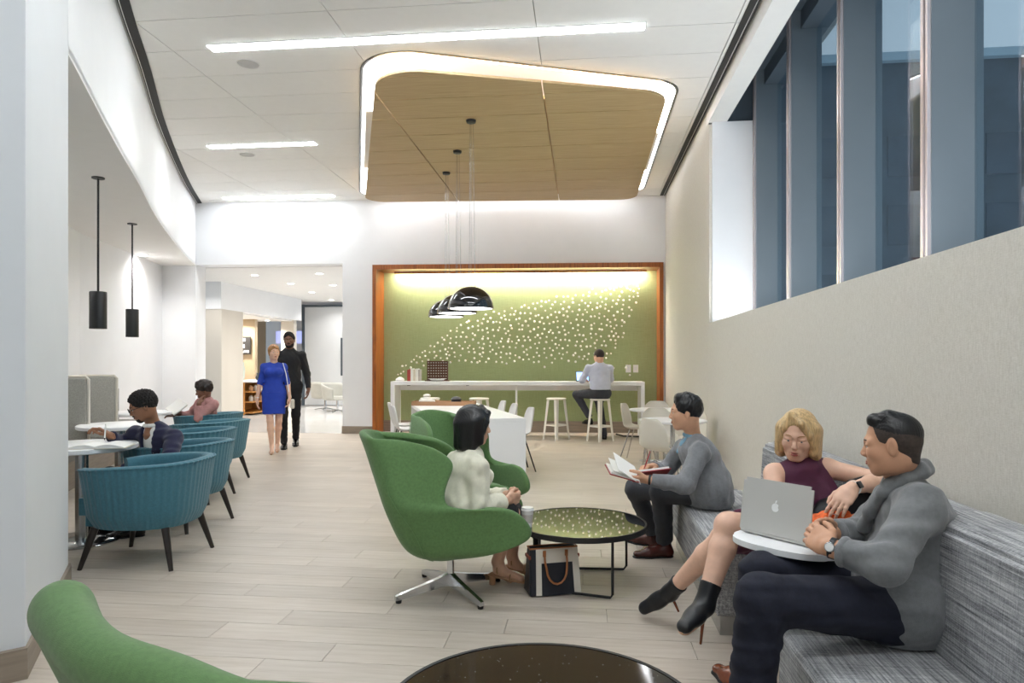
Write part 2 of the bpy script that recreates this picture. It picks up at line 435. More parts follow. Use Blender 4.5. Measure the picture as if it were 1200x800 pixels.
# cove of the opening
bm = B(); lo = OPEN; out = inset(OPEN, -.03)
grid(bm, [[(x, y, CEIL) for x, y in lo], [(x, y, CEIL + .42) for x, y in lo], [(x, y, CEIL + .42) for x, y in out], [(x, y, CEIL) for x, y in out], [(x, y, CEIL) for x, y in lo]], True)
obj('cove_wall', bm, 'white_paint', ceiling)
obj('cove_top', prism(B(), OPEN, CEIL + .42, CEIL + .44), 'white_paint', ceiling)
ring = thing('cove_light', 'glowing white light ring round the wooden ceiling raft', 'light')
bm = B(); i1 = inset(OPEN, .006); i2 = inset(OPEN, .045)
grid(bm, [[(x, y, CEIL + z) for x, y in q] for q, z in ((i1, -.004), (i2, -.004), (i2, .05), (i1, .12), (i1, .34), (i1, -.004))], True)
obj('diffuser', bm, 'lamp_cove', ring)
bm = B(); o1 = inset(OPEN, -.02); o2 = inset(OPEN, .006)
grid(bm, [[(x, y, CEIL - .006) for x, y in o1], [(x, y, CEIL - .006) for x, y in o2], [(x, y, CEIL + .015) for x, y in o2], [(x, y, CEIL + .015) for x, y in o1], [(x, y, CEIL - .006) for x, y in o1]], True)
obj('trim_ring', bm, 'steel', ring)
# hanging timber raft, built as boards
WZ = 4.32
RAFT = round_poly([(-2.05, 6.56), (.93, 7.53), (.955, 12.38), (-3.99, 12.06)], [.5, .4, .3, .3], 10)
raft = thing('ceiling_raft', 'tan timber veneered raft hanging in the ceiling opening', 'ceiling panel')
cutter = obj('cutter', prism(B(), RAFT, WZ - .3, WZ + .3), None)
rx = [-4.2, -2.26, -.43, 1.4]; ry = [6.2 + .594 * k for k in range(11)] + [12.7]
for i in range(3):
    for j in range(len(ry) - 1):
        p = obj('board', box(B(), (0, 0, 0), (rx[i + 1] - rx[i] - .013, ry[j + 1] - ry[j] - .011, .025)), 'raft_wood', raft)
        p.location = ((rx[i] + rx[i + 1]) / 2, (ry[j] + ry[j + 1]) / 2, WZ + .0125)
        bpy.context.view_layer.update(); mod(p, 'BOOLEAN', object=cutter, operation='INTERSECT', solver='EXACT'); bake(p)
        if len(p.data.vertices) == 0: bpy.data.objects.remove(p)
bpy.data.objects.remove(cutter)
obj('raft_frame', prism(B(), [(-1.75, 7.2), (.6, 7.9), (.6, 12.0), (-3.4, 11.7)], WZ + .026, WZ + .06), 'oak_shelf', raft)
for x, y in ((-2.2, 8.2), (.4, 8.4), (-3.2, 11.5), (.4, 11.8)): obj('hanger', tube(B(), [(x, y, WZ + .07), (x, y, CEIL + .42)], .006, 6), 'steel', raft)

# linear luminaires in the ceiling (those in view and the same rows behind the viewer)
def strip_light(x0, x1, y, label, group='linear ceiling lights'):
    o = thing('linear_light', label, 'ceiling light', ((x0 + x1) / 2, y, CEIL), 0, group)
    L = x1 - x0
    obj('housing', box(B(), (0, 0, -.004), (L + .012, .137, .007)), 'white_metal', o)
    obj('diffuser', box(B(), (0, 0, -.0095), (L, .125, .004)), 'lamp_strip', o)
strip_light(-3.68, .57, 6.35, 'longest linear ceiling light, in front of the wooden raft')
strip_light(-5.39, -3.79, 9.26, 'short linear ceiling light left of the wooden raft')
strip_light(-6.79, -4.64, 12.2, 'farthest linear ceiling light, close to the back wall')
for x0, x1, y, lb in ((-2.1, -1.2, 3.3, 'short linear ceiling light overhead, left of the viewer'), (-.8, 1.2, 3.3, 'linear ceiling light overhead, nearer the raft'), (-1.0, 1.2, .3, 'linear ceiling light directly over the viewer'),
                      (-2.6, -1.4, .3, 'short linear ceiling light over the viewer, on the left'), (-1.0, 1.2, -2.6, 'linear ceiling light behind the viewer')):
    strip_light(x0, x1, y, lb, 'linear ceiling lights behind the viewer')
for (x, y), lb in (((-3.485, 6.73), 'larger round grey speaker grille in the ceiling'), ((-5.02, 9.67), 'smaller round grey speaker grille farther back in the ceiling')):
    o = thing('ceiling_speaker', lb, 'speaker', (x, y, CEIL), 0, 'ceiling speakers')
    obj('grille', lathe(B(), [(0, -.004), (.10, -.004), (.108, 0)], n=28), 'ceiling_speaker_grey' if 'ceiling_speaker_grey' in M else mk('ceiling_speaker_grey', '#bdbcba', .8), o)
    obj('rim', lathe(B(), [(.108, 0), (.109, -.006), (.116, -.006), (.117, 0)], n=28), 'panel_white', o)

# left curved wall: end pier, bulkhead over the opening, slot diffuser --------
wall_left = struct(obj('wall_left', B(), None), 'white curved bulkhead wall'); wall_left.data.materials.append(M['white_paint'])
CB = smooth_line(CURVE[2:], 8)
bm = B(); band(bm, CB, .0, .25, SOF + .02, CEIL + .02); obj('bulkhead', bm, 'white_paint', wall_left, smooth=30)
bm = B(); prism(bm, [(-2.43, 2.716), (-3.147, 3.837), (-3.5, 3.9), (-4.3, 3.1), (-3.5, 1.65)], 0, CEIL + .02); obj('pier', bm, 'grey_paint', wall_left)
slot = struct(obj('trim_1', B(), None), 'black curved air slot along the ceiling edge'); slot.data.materials.append(M['slot_black'])
CT = smooth_line([(-2.9, 3.45)] + CURVE[3:], 8)
bm = B(); band(bm, CT, -.115, -.035, CEIL - .012, CEIL - .001); obj('slot', bm, 'slot_black', slot)
bm = B(); band(bm, CT, -.027, -.018, CEIL - .02, CEIL - .001); obj('rail', bm, 'slot_black', slot)
bm = B(); band(bm, CT, -.035, -.027, CEIL - .014, CEIL - .001); obj('rail', bm, 'white_metal', slot)
bm = B(); prism(bm, [(-2.405, 2.70), (-3.125, 3.837), (-3.16, 3.87), (-3.6, 1.60), (-3.5, 1.60)], 0, .135)
struct(obj('baseboard_left', bm, 'base_wood'), 'taupe wooden baseboard of the white pier')
# alcove: soffit, back wall
SO = [p for p in CB]
poly = SO + [(-7.55, 12.6), (-10.5, 12.6), (-10.5, 3.0), (-3.6, 3.0)]
struct(obj('ceiling_alcove', prism(B(), poly, SOF, SOF + .06), 'soffit_white'), 'low white soffit over the booths')
AL = [(-4.6, 3.0), (-7.32, 9.15), (-8.25, 12.55)]
bm = B(); band(bm, AL, 0, .15, 0, SOF); struct(obj('wall_alcove', bm, 'white_paint'), 'white alcove wall behind the booths')
# back wall: left stub, header over the corridor mouth, field round the niche
def wb(bm, x0, x1, z0, z1, y_off=0.0, th=.35):
    prism(bm, [(x0, yb(x0) + y_off), (x1, yb(x1) + y_off), (x1, yb(x1) + y_off + th), (x0, yb(x0) + y_off + th)], z0, z1)
wall_back = struct(obj('wall_back', B(), None), 'white back wall'); wall_back.data.materials.append(M['white_paint'])
NX0, NX1, NZ1 = -4.02, 1.50, 3.245              # outer edges of the timber niche frame
for nm, a in (('header', (-7.55, 1.56, SOF + .012, CEIL + .02)), ('pier', (-4.62, NX0, 0, SOF + .012)), ('pier', (-8.4, -7.55, 0, SOF + .012)), ('lintel', (NX0, 1.56, NZ1, SOF + .012)), ('pier', (NX1, 1.56, 0, NZ1))):
    bm = B(); wb(bm, *a); obj(nm, bm, 'white_paint', wall_back)
bm = B(); wb(bm, -4.63, NX0 - .002, 0, .14, -.012, .012); struct(obj('baseboard_back', bm, 'base_wood'), 'taupe baseboard under the white pier')
# niche with its cherry frame
frame = struct(obj('trim_2', B(), None), 'broad cherry wood frame round the green niche'); frame.data.materials.append(M['cherry'])
ND = .52
FW = .07
bm = B(); wb(bm, NX0, NX0 + FW, 0, NZ1, -.05, ND); obj('jamb', bm, 'cherry', frame)
bm = B(); wb(bm, NX1 - FW, NX1, 0, NZ1, -.05, ND); obj('jamb', bm, 'cherry', frame)
bm = B(); wb(bm, NX0 + FW, NX1 - FW, NZ1 - .09, NZ1, -.05, ND); obj('head', bm, 'cherry', frame)
bm = B(); wb(bm, NX0, NX1, 0, NZ1, ND - .05, .05); struct(obj('wall_niche', bm, 'grass_cloth'), 'green grass-cloth niche wall')
bm = B(); wb(bm, NX0 + FW, NX1 - FW, 0, .22, ND - .075, .024); struct(obj('baseboard_niche', bm, 'base_wood'), 'taupe baseboard along the green niche')
o = thing('niche_light', 'slim light strip under the head of the cherry wood frame', 'light', (0, 0, 0))
bm = B(); wb(bm, NX0 + .35, NX1 - .3, NZ1 - .105, NZ1 - .092, ND - .20, .06); obj('diffuser', bm, 'lamp_niche', o)
bm = B(); wb(bm, NX0 + .33, NX1 - .28, NZ1 - .13, NZ1 - .091, ND - .225, .02); obj('housing', bm, 'cherry', o)

# right wall with the deep clerestory window --------------------------------
SILL = 1.857; RY = 8.53; WX = XW + .52; HEAD = 4.33
wall_right = struct(obj('wall_right', B(), None), 'beige woven wall covering on the right wall'); wall_right.data.materials.append(M['woven_beige'])
obj('lower_wall', box2(B(), (XW, -5, 0), (XW + .6, RY, SILL)), 'woven_beige', wall_right)
obj('far_wall', box2(B(), (XW, RY + .13, 0), (XW + .6, 12.95, CEIL + .02)), 'woven_beige', wall_right)
bm = B(); prism(bm, [(XW, RY + .13), (XW + .012, RY), (XW + .6, RY), (XW + .6, RY + .13)], 0, CEIL - .16); obj('corner_return', bm, 'woven_beige', wall_right)
obj('reveal', box2(B(), (XW + .045, RY - .03, SILL), (WX + .05, RY, HEAD)), 'white_paint', wall_right)
obj('header', box2(B(), (XW, -5, HEAD), (XW + .22, RY + .13, CEIL + .02)), 'panel_white', wall_right)
obj('recess_head', box2(B(), (XW, -5, 4.88), (WX + .5, RY + .13, 4.94)), 'mullion_dark', wall_right)
obj('upper_return', box2(B(), (XW + .01, RY, HEAD - .02), (WX + .5, RY + .03, 4.94)), 'mullion_dark', wall_right)
slot2 = struct(obj('trim_3', B(), None), 'straight black air slot along the right wall'); slot2.data.materials.append(M['slot_black'])
obj('slot', box2(B(), (XW - .105, -4, CEIL - .012), (XW - .045, 12.82, CEIL - .001)), 'slot_black', slot2)
obj('rail', box2(B(), (XW - .030, -4, CEIL - .018), (XW - .016, 12.82, CEIL - .001)), 'slot_black', slot2)
# curtain walling: fins, glazing
win = struct(obj('window_1', B(), None), 'tall clerestory window with blue-grey mullions'); win.data.materials.append(M['mullion_grey'])
GXp = WX + .25                                   # glass plane
ys = [8.34 - 1.36 * k for k in range(8)]
for k, y in enumerate(ys):
    obj('mullion', box2(B(), (WX + .008, y, SILL - .03), (WX + .30, y + .10, 4.88)), 'mullion_grey', win)
    obj('mullion_trim', box2(B(), (WX - .012, y + .008, SILL - .03), (WX + .008, y + .030, 4.88)), 'mullion_trim', win)
    obj('mullion_trim', box2(B(), (WX - .012, y + .060, SILL - .03), (WX + .008, y + .092, 4.88)), 'mullion_trim', win)
    if k < 7: obj('pane', box2(B(), (GXp, y - 1.26, SILL - .05), (GXp + .012, y, 4.88)), 'window_glass', win)
obj('pane', box2(B(), (GXp, ys[0] + .10, SILL - .05), (GXp + .012, RY, 4.88)), 'window_glass', win)
obj('transom', box2(B(), (WX + .10, -2.5, 4.70), (GXp + .1, RY, 4.88)), 'mullion_dark', win)
obj('bottom_rail', box2(B(), (WX + .1, -2.5, SILL - .08), (GXp + .1, RY, SILL - .02)), 'mullion_grey', win)
obj('sill_board', box2(B(), (XW + .6, -5, SILL - .12), (GXp + .1, RY, SILL - .08)), 'mullion_grey', win)
# added uplight, out of sight on the deep sill, to brighten the ceiling
o = thing('added_sill_uplight', 'added slim uplight strip, out of sight on the high window sill', 'light', (XW + .2, 2.3, SILL), 0)
obj('channel', box2(B(), (-.06, -6.3, 0), (.06, 6.1, .03)), 'white_metal', o)
obj('diffuser', box2(B(), (-.045, -6.28, .03), (.045, 6.08, .036)), 'lamp_added_uplight', o)
# the neighbouring block beyond the glass
tw = thing('neighbour_block', 'dark slate-blue office block seen through the high window', 'building', (26, 30, 0))
obj('facade', box2(B(), (-22, 0, -3), (34, 6, 14.0)), 'exterior_dark', tw)
obj('parapet', box2(B(), (-22, -.3, 14.0), (34, 6, 14.35)), 'exterior_pale', tw)
for k in range(4):
    for j in range(14): obj('window_band', box2(B(), (-21 + 3.9 * j, -.06, .5 + 2.9 * k), (-18.2 + 3.9 * j, 0, 2.2 + 2.9 * k)), 'exterior_glass', tw)
# the rest of the shell, behind the viewer
struct(obj('wall_rear', box2(B(), (-13, -5.2, 0), (XW + 1.2, -5, CEIL + .02)), 'white_paint'), 'white wall behind the viewer')
struct(obj('wall_side', box2(B(), (-9.2, -5, 0), (-9, 3.0, CEIL + .02)), 'white_paint'), 'white side wall behind the viewer')
struct(obj('wall_side_return', box2(B(), (-9, 2.9, 0), (-4.3, 3.0, CEIL + .02)), 'white_paint'), 'white return wall by the pier')

# corridor ----------------------------------------------------------------
struct(obj('ceiling_corridor', box2(B(), (-13, 12.9, SOF), (-3.9, 24, SOF + .06)), 'soffit_white'), 'white corridor ceiling with downlights')
struct(obj('wall_corridor_right', box2(B(), (-4.62, 12.9, 0), (-4.4, 17.2, SOF)), 'white_paint'), 'white corridor wall on the right')
struct(obj('baseboard_corridor', box2(B(), (-4.635, 12.86, 0), (-4.62, 17.2, .14)), 'base_wood'), 'taupe corridor baseboard')
struct(obj('wall_corridor_far', box2(B(), (-13, 23.4, 0), (-3.9, 23.6, SOF)), 'white_paint'), 'pale far end wall of the corridor')
LX = -8.46
bk = struct(obj('wall_corridor_left', B(), None), 'corridor wall with beige panels'); bk.data.materials.append(M['white_paint'])
obj('upper_front', box2(B(), (-13, 15.05, 2.63), (LX, 15.25, SOF)), 'white_paint', bk)
obj('upper_side', box2(B(), (LX - .2, 15.25, 2.63), (LX, 19.6, SOF)), 'white_paint', bk)
obj('front_panel', box2(B(), (-13, 15.07, 0), (LX, 15.25, 2.63)), 'beige_laminate', bk)
obj('side_panel', box2(B(), (LX - .2, 15.25, 0), (LX - .01, 16.1, 2.63)), 'beige_laminate', bk)
obj('shop_rear', box2(B(), (-11.2, 15.25, 0), (-11.0, 22.5, SOF)), 'tan_laminate', bk)
obj('shop_ceiling', box2(B(), (-11.2, 15.25, 2.6), (LX - .21, 19.4, 2.66)), 'soffit_white', bk)
obj('shop_end', box2(B(), (-11.2, 18.35, 0), (-9.3, 18.5, 2.6)), 'tan_laminate', bk)
obj('end_post', box2(B(), (LX - .55, 19.4, 0), (LX - .15, 19.6, 2.63)), 'beige_laminate', bk)
# sliding panel at the end of the corridor, with its dark frame
sp = struct(obj('door_1', B(), None), 'tall white sliding panel in a thin dark frame'); sp.data.materials.append(M['white_paint'])
obj('leaf', box2(B(), (-8.78, 20.6, .02), (-4.4, 20.66, 3.12)), 'grey_paint', sp)
obj('frame', box2(B(), (-8.86, 20.55, 0), (-8.79, 20.66, 3.2)), 'mullion_dark', sp)
obj('frame', box2(B(), (-8.79, 20.55, 3.12), (-4.4, 20.66, 3.19)), 'mullion_dark', sp)
obj('slot_window', box2(B(), (-7.60, 20.585, .95), (-7.48, 20.6, 2.14)), 'mullion_dark', sp)
dl = [(-8.6, 14.2, 'leftmost, beside the curved wall'), (-7.1, 14.0, 'second from the left in the front row'), (-5.6, 13.9, 'rightmost of the front row'), (-7.0, 15.6, 'left one of the second row'), (-6.1, 16.0, 'middle one of the second row'), (-5.3, 15.6, 'right one of the second row'), (-7.3, 17.6, 'left one of the third row'), (-6.3, 17.9, 'middle one of the third row'), (-5.4, 18.3, 'right one of the third row'), (-6.2, 20.0, 'right of the two by the sliding panel'), (-7.6, 19.8, 'left of the two by the sliding panel')]
def downlight(x, y, z, label, group, watts, name='downlight'):
    o = thing(name, label, 'ceiling light', (x, y, z), 0, group)
    obj('rim', lathe(B(), [(.10, 0), (.102, -.008), (.078, -.008), (.075, 0)], n=20), 'white_metal', o)
    obj('lens', lathe(B(), [(0, -.003), (.076, -.003)], n=20), 'lamp_disc', o)
    ld = bpy.data.lights.new('downlight', 'AREA'); ld.shape = 'DISK'; ld.size = .15; ld.energy = watts; ld.color = (1, .97, .93); ld.spread = 2.4
    lo = bpy.data.objects.new('lamp', ld); COL.objects.link(lo); lo.parent = o; lo.location = (0, 0, -.012)
for x, y, w_ in dl: downlight(x, y, SOF, 'small corridor downlight, ' + w_, 'corridor downlights', DOWN)
for x, y, w_ in ((-7.0, 8.3, 'middle'), (-7.75, 11.2, 'farthest'), (-5.9, 6.0, 'nearest')): downlight(x, y, SOF, w_ + ' small round downlight in the low booth soffit', 'booth downlights', 12)
downlight(-9.9, 16.6, 2.6, 'nearest downlight inside the shop bay', 'shop downlights', 18)
downlight(-9.6, 17.9, 2.6, 'middle downlight inside the shop bay', 'shop downlights', 18)
downlight(-9.2, 18.9, 2.6, 'farthest downlight inside the shop bay', 'shop downlights', 18)

# ================================================================ FURNITURE
def interp(P, n):
    "resample a polyline evenly into n+1 points (Catmull-Rom smoothed)"
    S = []
    for i in range(len(P) - 1):
        p0, p1, p2, p3 = [Vector(P[min(max(j, 0), len(P) - 1)]) for j in (i - 1, i, i + 1, i + 2)]
        for k in range(12):
            t = k / 12
            S.append(.5 * ((2 * p1) + (p2 - p0) * t + (2 * p0 - 5 * p1 + 4 * p2 - p3) * t * t + (3 * p1 - p0 - 3 * p2 + p3) * t ** 3))
    S.append(Vector(P[-1])); L = [0]
    for a, b in zip(S, S[1:]): L.append(L[-1] + (b - a).length)
    out = []; j = 0
    for k in range(n + 1):
        q = L[-1] * k / n
        while j < len(L) - 2 and L[j + 1] < q: j += 1
        f = (q - L[j]) / max(L[j + 1] - L[j], 1e-9); out.append(S[j].lerp(S[j + 1], min(f, 1)))
    return out

# ---- green wing lounge chair (faces +x) -----------------------------------
def make_lounge(label, loc, rz):
    t = thing('lounge_chair', label, 'armchair', loc, rz, 'green wing lounge chairs')
    N = 22
    front = interp([(.02, .25), (.26, .315), (.45, .40), (.485, .43), (.40, .545), (.36, .565), (.18, .572), (.02, .580), (-.03, .615), (-.005, .715), (.04, .795), (.03, .82), (-.06, .89), (-.16, .92), (-.32, .945)], N)
    back = interp([(-.05, .235), (-.21, .29), (-.31, .46), (-.385, .66), (-.455, .86), (-.495, .955)], N)
    rows = []
    for i in range(N + 1):
        s = i / N; f = front[i]; b = back[i]
        wb_ = (.20 + .13 * math.sin(min(s * 3.0, 1) * PI / 2) - .13 * max(0, s - .55) / .45)      # half width at the back
        wf = (.19 + .19 * math.sin(min(s * 4.5, 1) * PI / 2) - .20 * max(0, s - .5) / .5)       # half width at the front edge
        r = []
        n1, n2 = 7, 8
        for k in range(n1):
            q = k / n1; e = q ** 1.0
            x = f.x + (b.x - f.x) * e; z = f.y + (b.y - f.y) * e; y = wf + (wb_ - wf) * q
            if q > .7: y -= .03 * ((q - .7) / .3) ** 2
            r.append((x, y, z))
        for k in range(n2 + 1):
            q = -1 + 2 * k / n2
            y = -q * (wb_ - .045); x = b.x - .055 * (1 - q * q); z = b.y + .012 * (1 - q * q)
            r.append((x, y, z))
        for k in range(n1 - 1, -1, -1):
            q = k / n1; e = q
            x = f.x + (b.x - f.x) * e; z = f.y + (b.y - f.y) * e; y = -(wf + (wb_ - wf) * q)
            if q > .7: y += .03 * ((q - .7) / .3) ** 2
            r.append((x, y, z))
        rows.append(r)
    bm = B(); grid(bm, rows)
    # close the pan at the bottom
    vs = [v for v in bm.verts]; m = len(rows[0]); first = vs[:m]
    for k in range(m // 2): 
        a, b_, c_, d_ = first[k], first[k + 1], first[m - 2 - k], first[m - 1 - k]
        q = [a, b_] + ([c_] if c_ is not b_ else []) + ([d_] if d_ is not c_ else [])
        if len(set(q)) > 2: bm.faces.new(q)
    o = obj('shell', bm, 'green_fabric', t)
    mod(o, 'SOLIDIFY', thickness=.045, offset=-1.0); mod(o, 'SUBSURF', levels=2, render_levels=2); bake(o)
    o.data.polygons.foreach_set('use_smooth', [True] * len(o.data.polygons))
    # loose seat cushion
    bm = B(); box(bm, (.07, 0, .385), (.50, .46, .12), 0, .05, 3)
    for v in bm.verts: v.co.z += -.05 * (.35 - v.co.x) * .6 + .015 * math.cos(v.co.y * 6); v.co.y *= 1 - .12 * (v.co.x < -.1)
    obj('seat_cushion', bm, 'green_fabric', t, smooth='all')
    # seams on the outside of the shell
    for sg in (1, -1):
        pts = []
        for i in range(2, N - 1):
            b = back[i]; f = front[i]; s = i / N
            wb_ = (.20 + .13 * math.sin(min(s * 3.0, 1) * PI / 2) - .13 * max(0, s - .55) / .45)
            q = .86; wf = (.19 + .19 * math.sin(min(s * 4.5, 1) * PI / 2) - .20 * max(0, s - .5) / .5)
            y = wf + (wb_ - wf) * q - .03 * ((q - .7) / .3) ** 2
            pts.append((f.x + (b.x - f.x) * q, sg * (y + .001), f.y + (b.y - f.y) * q))
        obj('seam', tube(B(), pts, .0025, 5), 'green_fabric', t)
    obj('stem', lathe(B(), [(.028, .06), (.022, .10), (.022, .22), (.06, .245), (.09, .25)], n=18), 'chrome', t, smooth=True)
    for k in range(4):
        a = k * PI / 2 + .55
        ca, sa = math.cos(a), math.sin(a); bm = B()
        rows = []
        for r_, z0, z1, h in ((.015, .045, .115, .022), (.12, .04, .09, .02), (.33, .02, .05, .016), (.36, .018, .042, .014)):
            rows.append([(r_ * ca - y * sa, r_ * sa + y * ca, z) for y, z in ((-h, z0), (h, z0), (h * .7, z1), (-h * .7, z1))])
        vs = grid(bm, rows, True); bm.faces.new(vs[0]); bm.faces.new(vs[-1])
        leg = obj('leg', bm, 'chrome', t)
        obj('glide', lathe(B(), [(0, 0), (.016, 0), (.018, .018), (0, .02)], (.34 * ca, .34 * sa, 0), 12), 'rubber', leg)
    return t
CH1 = onz(521.5, 694)
ch = make_lounge('green wing lounge chair with the woman in a cream sweater sitting in it', (CH1.x + .03, CH1.y + .02, 0), math.radians(9))
dup(ch, (-.97, 5.22, 0), math.radians(-50), 'empty green wing lounge chair facing us behind the woman in cream')
LOWCHAIR = True

# ---- teal ribbed tub chair (faces -x) -----------------------------------
def make_tub(label, loc, rz):
    t = thing('tub_chair', label, 'armchair', loc, rz, 'teal tub chairs along the booths')
    NR = 44; NC = NR * 4
    def shell(r_off, ribs, z_in):
        rows = []
        for i in range(11):
            s = i / 10; row = []
            for k in range(NC + 1):
                a = -2.50 + 5.0 * k / NC            # 0 = back (+x)
                ztop = .675 + .022 * math.cos(a * .62) - .022 * (abs(a) / 2.5) ** 2
                zb = z_in
                z = zb + (ztop - zb) * s
                fl = .055 * ((z - .3) / .4)
                rx_, ry_ = .345 + fl, .335 + fl
                p_ = 2.6
                ca, sa = math.cos(a), math.sin(a)
                q = (abs(ca) ** p_ + abs(sa) ** p_) ** (-1 / p_)
                rr = (1 + (.010 if ribs else 0) * (abs(math.sin(k * PI / 4)) - .5) * 1.6)
                e = .03 * max(0, 1 - s * 5) if ribs else 0
                row.append(((rx_ * q * rr + r_off - e) * ca, (ry_ * q * rr + r_off - e) * sa, z))
            rows.append(row)
        return rows
    outer = shell(0, True, .27); inner = shell(-.065, False, .34)
    bm = B()
    cap = []
    for f in (.25, .5, .75):
        cap.append([tuple(Vector(a).lerp(Vector(b), f) + Vector((0, 0, .018 * math.sin(f * PI)))) for a, b in zip(outer[-1], inner[-1])])
    vs = grid(bm, outer + cap + inner[::-1])
    for c in (0, -1): bm.faces.new([r[c] for r in vs])
    o = obj('shell', bm, 'teal_fabric', t, smooth=60)
    bm = B(); tube(bm, [tuple(Vector(p) + Vector((0, 0, .004))) for p in outer[-1]][::2], .007, 6); obj('piping', bm, 'teal_fabric', o)
    bm = B(); P = [(x, y) for x, y, z in inner[4]][::4]; P += [(-.38, P[-1][1] * .98), (-.38, P[0][1] * .98)]
    prism(bm, P, .34, .455); obj('seat_cushion', bm, 'teal_fabric', t)
    P2 = [(x, y) for x, y, z in outer[0]][::4]; prism_bm = prism(B(), P2 + [(-.33, P2[-1][1]), (-.33, P2[0][1])], .268, .345); obj('seat_frame', prism_bm, 'teal_fabric', t)
    for sx in (-1, 1):
        for sy in (-1, 1):
            obj('leg', tube(B(), [(.24 * sx, .23 * sy, .27), (.31 * sx, .285 * sy, 0)], [.026, .014], 12), 'dark_wood', t, smooth=True)
    return t
TUB = [((-3.03, 4.45), 'nearest empty teal ribbed tub chair beside the white pier', 4), ((-3.42, 5.42), 'teal ribbed tub chair the man in the navy cardigan sits in', -8),
       ((-3.92, 6.42), 'third teal tub chair from the front, empty, behind the seated man', 4), ((-4.30, 7.42), 'fourth teal tub chair from the front, its dark leg showing', -6),
       ((-4.95, 8.5), 'farthest teal tub chair, where the woman in pink sits', -6)]
tub = None
for (x, y), lb, a in TUB:
    if tub is None: tub = make_tub(lb, (x, y, 0), math.radians(a))
    else: dup(tub, (x, y, 0), math.radians(a), lb)

# ---- round pedestal tables by the booths ---------------------------------
def make_pedestal(label, loc, r=.40):
    t = thing('pedestal_table', label, 'table', loc, 0, 'round white tables along the booths')
    obj('table_top', lathe(B(), [(0, .705), (r - .01, .705), (r, .712), (r, .738), (r - .008, .745), (0, .745)], n=56), 'white_laminate', t, smooth=True)
    obj('post', lathe(B(), [(.045, .03), (.045, .69), (.10, .695), (.10, .705)], n=28), 'steel', t, smooth=True)
    obj('base', lathe(B(), [(0, 0), (.27, 0), (.275, .01), (.26, .022), (.06, .03), (0, .03)], n=44), 'chrome', t, smooth=True)
    return t
T1 = (-3.84, 4.82)
pt = make_pedestal('nearest round white pedestal table with the open book on it', (*T1, 0), .385)
dup(pt, (-4.72, 6.45, 0), 0, 'second round white pedestal table, behind the seated man')
dup(pt, (-5.62, 8.05, 0), 0, 'farthest round white pedestal table, in front of the woman in pink')
# ---- banquette and booth screens ------------------------------------------
bq = thing('banquette', 'long grey upholstered banquette with a wooden base along the alcove', 'bench')
BL = [(-3.95, 3.7), (-4.75, 5.2), (-5.5, 6.9), (-6.35, 8.75), (-7.0, 10.4)]
bm = B(); band(bm, BL, 0.0, .55, .33, .455); obj('seat', bm, 'bench_grey', bq)
bm = B(); band(bm, BL, .06, .5, .0, .33); obj('base', bm, 'base_wood', bq)
bm = B(); band(bm, BL, .52, .62, .33, .95); obj('backrest', bm, 'bench_grey', bq)
def screen(u0, v0, u1, v1, d, label, z0):
    a = at(u0, v0, d); b = at(u1, v1, d * 1.0)
    t = thing('booth_screen', label, 'screen', ((a.x + b.x) / 2, (a.y + b.y) / 2, 0), math.atan2(b.y - a.y, b.x - a.x), 'grey felt booth screens')
    L = (Vector((a.x, a.y)) - Vector((b.x, b.y))).length; h = a.z
    obj('felt_panel', box(B(), (0, 0, (z0 + h) / 2), (L - .03, .045, h - z0 - .03), 0, .012), 'felt_grey', t)
    P = [(-L / 2, 0, z0), (-L / 2, 0, h - .03), (-L / 2 + .03, 0, h), (L / 2 - .03, 0, h), (L / 2, 0, h - .03), (L / 2, 0, z0)]
    obj('edge_frame', tube(B(), P, .014, 8), 'chair_shell', t)
screen(52, 441, 104, 441, 6.9, 'grey felt booth screen nearest the white pier', .455)
screen(90, 440, 137, 440, 8.1, 'grey felt booth screen farther along the booths', .455)

# ---- pendants ---------------------------------------------------------------
def cyl_pendant(u, vtop, label):
    p = onz(u, vtop, SOF)
    t = thing('cylinder_pendant', label, 'pendant light', (p.x, p.y, SOF), 0, 'black cylinder pendants')
    obj('canopy', lathe(B(), [(0, -.012), (.06, -.012), (.062, 0)], n=24), 'black_metal', t)
    obj('rod', tube(B(), [(0, 0, -.01), (0, 0, -1.18)], .011, 10), 'black_metal', t)
    obj('shade', lathe(B(), [(0, -1.17), (.076, -1.17), (.08, -1.176), (.08, -1.55), (.072, -1.55), (.072, -1.44), (0, -1.44)], n=32), 'black_metal', t, smooth=True)
    obj('lamp', lathe(B(), [(0, -1.53), (.071, -1.53)], n=24), 'lamp_warm', t)
cyl_pendant(115, 208, 'black cylinder pendant hanging nearer the pier')
cyl_pendant(155, 262, 'black cylinder pendant hanging farther back')
dome0 = None
